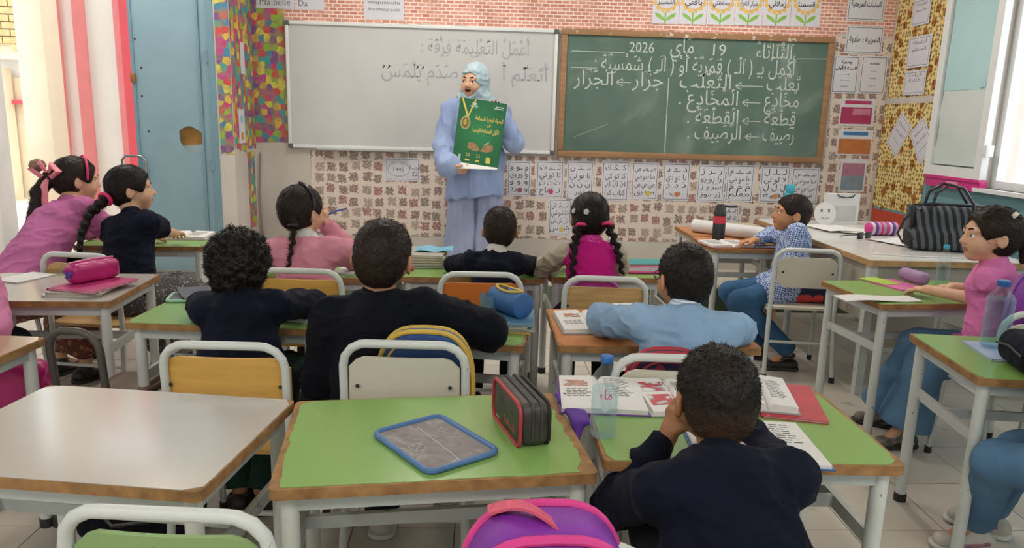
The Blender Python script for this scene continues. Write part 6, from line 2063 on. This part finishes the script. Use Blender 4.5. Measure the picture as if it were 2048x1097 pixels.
s_.box((0, 0, .055), (.40, .17, .11), .03); s_.box((0, 0, .13), (.37, .12, .16), .03, None, .03); s_.box((0, 0, .19), (.36, .075, .08), .02, None, .03)
s_.build('bag_body', HS, hb, disp=lambda V: .008*vnoise(V, 22))
BLKL = M('black leather', '1b1b1d', .35, .15, 14, .3, 150)
MB().tube([(-.19, 0, .225), (-.09, .004, .236), (.09, -.004, .236), (.19, 0, .228)], .010, 8).build('zip_edge', BLKL, hb)
for q in (-1, 1):
    MB().tube([(-.10, q*.05, .14), (-.115, q*.06, .22), (-.10, q*.055, .30), (-.04, q*.045, .345), (.03, q*.04, .33), (.085, q*.05, .25), (.10, q*.055, .14)], .008, 8).build('handle', BLKL, hb)
    MB().box((q*.195, 0, .17), (.02, .09, .12), None, .006).build('side_gusset', BLKL, hb)
MB().tube([(-.19, -.03, .2), (-.24, -.06, .15), (-.26, -.05, .08), (-.23, -.06, .03), (-.19, -.08, .06)], .006, 8).build('shoulder_strap', BLKL, hb)
MB().lathe([(.012, 0), (.012, .006)], 10, (-.17, -.05, .215)).build('charm', M('silver charm', 'c9c9c9', .2, metal=.9), hb)
cb_ = MB().tube([(1.98, 3.62, TT+.004), (2.15, 3.56, TT+.004), (2.35, 3.55, TT+.004), (2.5, 3.50, TT+.004)], .003, 6).build('earphone_cable', M('white cable', 'd8d8d8', .5)); tag(cb_, 'thin white cable on the teacher\'s table before the handbag', 'cable')

# ---- school bags
def backpack(label, x, y, z, rz, w, d, h, body, trim, back=None, pocket=None, name='backpack', handle=True, tilt=0):
    """stands at z; the pocket side faces -y"""
    o = thing(name, label, 'backpack', (x, y, z), rz)
    if tilt: o.rotation_euler = (R(tilt), 0, R(rz))
    rr_ = w*.42
    sd = SDF(.006)
    sd.box((0, 0, h*.38), (w, d, h*.76), min(.04, d*.4)); sd.cone((-w*.08, 0, h-rr_), (w*.08, 0, h-rr_), rr_, rr_, .03, op=1) if False else None
    sd.box((0, 0, h*.5), (w*.99, d*.96, h), min(.045, d*.42))
    body_o = sd.build('bag_body', body, o, disp=lambda V: .006*vnoise(V, 20))
    arch = lambda yy_, k: [(-w/2*k, yy_, h*.1), (-w/2*k, yy_, h*.55), (-w/2*k*.93, yy_, h*.8), (-w/2*k*.66, yy_, h*.955*k**.2), (0, yy_, h*1.0*k**.2), (w/2*k*.66, yy_, h*.955*k**.2), (w/2*k*.93, yy_, h*.8), (w/2*k, yy_, h*.55), (w/2*k, yy_, h*.1)]
    return o
def arch_bag(label, x, y, z, rz, w, d, h, body, trim, front=None, side=None, flat_top=.45, name='backpack', loop=False, group=None):
    """backpack with an arched outline: back shell, piping, front pocket; faces -y"""
    o = thing(name, label, 'backpack', (x, y, z), rz, group)
    def outline(k=1, dz=0):
        pts = []
        n = 20
        for i in range(n+1):
            t = math.pi*i/n
            c, s_ = math.cos(t), math.sin(t)
            px = -w/2*k*math.copysign(abs(c)**.62, c); pz = h*flat_top+(h*(1-flat_top)*s_**.75)*k+dz
            pts.append((px, pz))
        return [(-w/2*k, .02)]+pts+[(w/2*k, .02)]
    ol = outline()
    V = []; F = []
    ys = [(-d/2, .94), (-d/2+.02, 1.0), (d/2-.02, 1.0), (d/2, .94)]
    for yv, k in ys:
        V += [(a*k, yv, max(.004, h*.45+(b_-h*.45)*k)) for a, b_ in ol]
    m_ = len(ol)
    for r_ in range(3):
        for i in range(m_):
            j = (i+1) % m_
            F.append((r_*m_+i, r_*m_+j, (r_+1)*m_+j, (r_+1)*m_+i))
    F.append(tuple(range(m_))[::-1]); F.append(tuple(3*m_+i for i in range(m_)))
    MB().add(V, F, True).build('bag_body', side or body, o)
    for yv in (-d/2+.004, d/2-.004):
        MB().tube([(a*.985, yv, h*.45+(b_-h*.45)*.985) for a, b_ in ol], .0075, 8).build('piping', trim, o)
    fo = [(a*.86, h*.42+(b_-h*.42)*.86) for a, b_ in ol]
    nV = [(a, -d/2-.012, b_) for a, b_ in fo]+[(a*1.06, -d/2+.004, h*.42+(b_-h*.42)*1.06) for a, b_ in fo]
    nF = [tuple(range(m_))[::-1]]+[(i, (i+1) % m_, m_+(i+1) % m_, m_+i) for i in range(m_)]
    MB().add(nV, nF, True).build('front_panel', front or body, o)
    MB().tube([(a, -d/2-.010, b_) for a, b_ in fo], .004, 6).build('panel_seam', trim, o)
    if loop: MB().tube([(-.045, d/2-.01, h-.01), (-.03, d/2, h+.028), (.03, d/2, h+.028), (.045, d/2-.01, h-.01)], .008, 8).build('carry_loop', trim, o)
    for q in (-1, 1):
        MB().tube([(q*w*.22, d/2, h*.85), (q*w*.25, d/2+.03, h*.6), (q*w*.27, d/2+.025, h*.3), (q*w*.3, d/2, h*.08)], .014, 8).build('shoulder_strap', trim, o)
    return o
MAGP = M('magenta bag cloth', 'c3338a', .5, .12, 12, .3, 200)
PURP = M('purple bag cloth', '7a2596', .5, .12, 12, .3, 200)
pb = arch_bag('pink and purple school backpack hanging on the grey chair', .105, .985, .378, 3, .265, .11, .365, MAGP, M('hot pink trim', 'd23a86', .5), M('shiny pink panel', 'c2558f', .25, .2, 5), PURP)
MB().grid(lambda u, v: (-.085+.125*u, .035-.085*u+.032*v, .356+.026*math.sin(math.pi*min(1, u*1.15))-.004*v), 10, 3, .005).build('grab_handle', M('coral webbing', 'd2566f', .6, .2, 60), pb)
MB().tube([(.115, -.03, .30), (.15, -.045, .285), (.158, -.05, .23), (.15, -.045, .17)], .008, 8).build('side_strap', M('hot pink trim', 'd23a86'), pb)
MB().tube([(.125, -.055, .29), (.152, -.06, .345), (.158, -.06, .34), (.133, -.055, .285)], .003, 6, closed=True).build('white_buckle', M('white plastic clip', 'd9d9d9', .4), pb)
MB().lathe([(.0, -.016), (.012, -.008), (.016, 0), (.012, .008), (.0, .016)], 10, (.125, -.05, .302)).build('strap_knot', M('hot pink trim', 'd23a86'), pb)
dc = MB()
for k in range(5):
    a = 2*math.pi*k/5
    dc.lathe([(.02, 0), (.02, .001)], 12).xf(Matrix.Identity(4))
fl_ = MB()
for a, b_, r_ in ((-.035, .235, .03), (-.005, .232, .028), (.012, .215, .02), (-.055, .215, .022)):
    fl_.add([(a+r_*math.cos(t), -.0685, b_+r_*math.sin(t)) for t in [2*math.pi*k/14 for k in range(14)]], [tuple(range(14))])
tag(fl_.build('silver_blossom', M('silver print', 'b8b4b4', .35, .1, 20), pb), kind='stuff')
sp_ = Print()
for k in range(4):
    a = math.pi*k/4
    sp_.line([(-.02*math.cos(a), -.02*math.sin(a)), (.02*math.cos(a), .02*math.sin(a))], .004)
sp_.mb.xf(Matrix.Translation((.01, -.069, .268)) @ Matrix.Rotation(R(90), 4, 'X')); sp_.mb.build('sparkle', M('pale pink print', 'd99ab8', .4), pb)
arch_bag('blue backpack with a yellow rim behind the big boy', -.15, 1.975, .40, -2, .27, .05, .345, M('blue bag cloth', '2f4f86', .6, .15, 14), M('yellow rim', 'c9a545', .6), M('dark blue panel', '243f6f', .6))
arch_bag('navy and red backpack on the white-framed chair', .535, 1.985, .39, -2, .24, .05, .30, M('navy bag cloth', '2a2340', .6, .15, 14), M('red bag trim', 'a8283a', .5), pattern_cloth('navy cloth with red marks', '2a2040', '8f2c3f', 26, .3))
arch_bag('magenta backpack on the chair of the girl with plaits', .47, 2.965, .39, -3, .24, .05, .295, MAGP, M('mauve trim', '9f4a96', .5))
arch_bag('purple backpack with grey piping behind the girl in bright pink', 2.055, 2.55, .40, 22, .31, .09, .43, PURP, M('mauve grey trim', '8f5f9f', .5, .1, 20))
ob = thing('school_bag', 'navy bag with a red pattern on the seat beside the gingham boy', 'bag', (1.80, 3.865, .39), -8)
SDF(.006).box((0, 0, .07), (.24, .15, .14), .05).build('bag_body', pattern_cloth('navy cloth with red shapes', '23284a', 'b8383a', 14, .42), ob, disp=lambda V: .008*vnoise(V, 25))
MB().tube([(.05, -.07, .03), (.06, -.1, -.05), (.055, -.1, -.14)], .006, 6).build('hanging_strap', BLKL, ob)
mbg = thing('school_bag', 'magenta satin bag hanging behind the glossy brown desk', 'bag', (-1.50, 2.34, .27), 8)
SDF(.006).box((0, 0, .12), (.2, .1, .24), .045).build('bag_body', M('magenta satin b', 'b81f72', .35, .25, 8), mbg, disp=lambda V: .02*vnoise(V, 22)+.008*vnoise(V, 50))
MB().tube([(-.06, 0, .23), (-.05, .02, .30), (.05, .02, .30), (.06, 0, .23)], .008, 6).build('bag_handle', M('magenta trim b', 'd23a86', .4), mbg)
bb = thing('school_bag', 'black school bag on the floor beyond the empty white desk', 'bag', (-1.06, 2.20, 0), 6)
SDF(.007).box((0, 0, .085), (.36, .2, .17), .05).build('bag_body', cloth('black bag cloth', '15151a'), bb, disp=lambda V: .014*vnoise(V, 18))
MB().tube([(-.1, -.09, .12), (-.05, -.12, .08), (.05, -.12, .09), (.1, -.09, .12)], .008, 6).build('bag_handle', BLKL, bb)

# ---- pen in the girl's hand
o = MB().tube([(0, 0, 0), (.05, .03, .02), (.09, .05, .03)], .004, 6).build('pen', M('blue pen', '2f4f9f', .4)); o.location = (-.70, 3.30, .875); tag(o, 'blue pen held by the girl in pink with the white collar', 'pen')

# ---- poster held by the teacher
pm = FRONT(-.030, 1.225, 5.212) @ Matrix.Rotation(R(-7), 4, 'Z')
po = thing('poster', 'green competition poster with a gold medal and an open book', 'poster')
po.matrix_world = pm
PW, PH = .325, .44
def poster_mat():
    m, nt, b = newmat('green poster print'); L = nt.links
    v = coords(nt, (3, 2.4, 1)); g = N(nt, 'ShaderNodeTexGradient', gradient_type='SPHERICAL'); L.new(v, g.inputs[0])
    rp = ramp(nt, [(0, '17502f'), (.5, '1f6a3d'), (1, '2f8a52')]); L.new(g.outputs[0], rp.inputs[0]); L.new(rp.outputs[0], b.inputs['Base Color']); b.inputs['Roughness'].default_value = .35
    return m
bend = lambda a, b_: .012*math.sin(a*9)+.02*max(0, (-b_-.16))
MB().grid(lambda u, v: (-PW/2+PW*u, -PH/2+PH*v, bend(-PW/2+PW*u, -PH/2+PH*v)), 14, 14, .0008).build('poster_sheet', poster_mat(), po)
MB().grid(lambda u, v: (-PW/2+PW*.98*u, -PH/2-.045*v*(1.1-.9*u), .012*math.sin((-PW/2+PW*u)*9)+.004+.035*v), 12, 5, .0008).build('white_lower_edge', PG, po)
GOLD = M('gold print', 'c9b04a', .35, .1, 20); GOLD2 = M('bright gold print', 'd8c765', .35)
def onposter(pr, name, mat, dz=.0016):
    pr.mb.V = [Vector((v.x, v.y, v.z+bend(v.x, v.y)+dz)) for v in pr.mb.V]
    return pr.mb.build(name, mat, po)
onposter(Print().line([(-.145, .215), (-.095, .10)], .012).line([(-.055, .215), (-.092, .10)], .010), 'medal_ribbon', GOLD2)
a_ = [2*math.pi*k/24 for k in range(24)]
onposter(Print().poly([(-.105+.034*math.cos(t), .055+.045*math.sin(t)) for t in a_]), 'medal_rim', M('medal cream gold', 'c9b98a', .35))
onposter(Print().poly([(-.105+.027*math.cos(t), .055+.037*math.sin(t)) for t in a_]), 'medal_face', M('medal brown gold', '8a7434', .4, .4, 90), .0022)
onposter(Print().poly([(-.108+.011*math.cos(t), .058+.02*math.sin(t)) for t in a_]), 'medal_emblem', M('medal light', 'c4ae5c', .4), .0028)
onposter(Print().ar('البطولة الوطنية للمطالعة', .055, .085, .036, .19, .0012).ar('على', .06, .05, .03, .03, .001).ar('الأولى للمطالعة الوطنية', .04, .005, .036, .185, .0012), 'gold_lettering', GOLD2)
onposter(Print().rect(-.06, .188, .03, .018).line([(-.085, .172), (-.035, .172)], .006).line([(-.078, .162), (-.042, .162)], .005).line([(.09, .188), (.14, .188)], .007).line([(.08, .176), (.14, .176)], .006), 'white_crest', M('white print', 'b9cfc0', .4))
for q in (-1, 1):
    lv = Print().poly([(.02, -.125), (.02+q*.05, -.128), (.02+q*.09, -.112), (.02+q*.085, -.075), (.02+q*.05, -.07), (.02+q*.02, -.09)][::q])
    onposter(lv, 'open_book_picture', M('parchment print', 'a8845c', .5, .25, 60))
onposter(Print().poly([(.035, -.085), (.06, -.06), (.085, -.05), (.06, -.075)]), 'quill_picture', M('pale green print', '9fc98a', .4))
onposter(Print().rect(-.115, -.185, .016, .045), 'white_stamp', M('white print', 'b9cfc0'))
onposter(Print().text('20', -.06, -.17, .032, .028).text('22', .012, -.17, .032, .028).rect(-.06, -.195, .03, .012).rect(.012, -.195, .026, .012).rect(.085, -.18, .032, .04), 'date_marks', GOLD2)
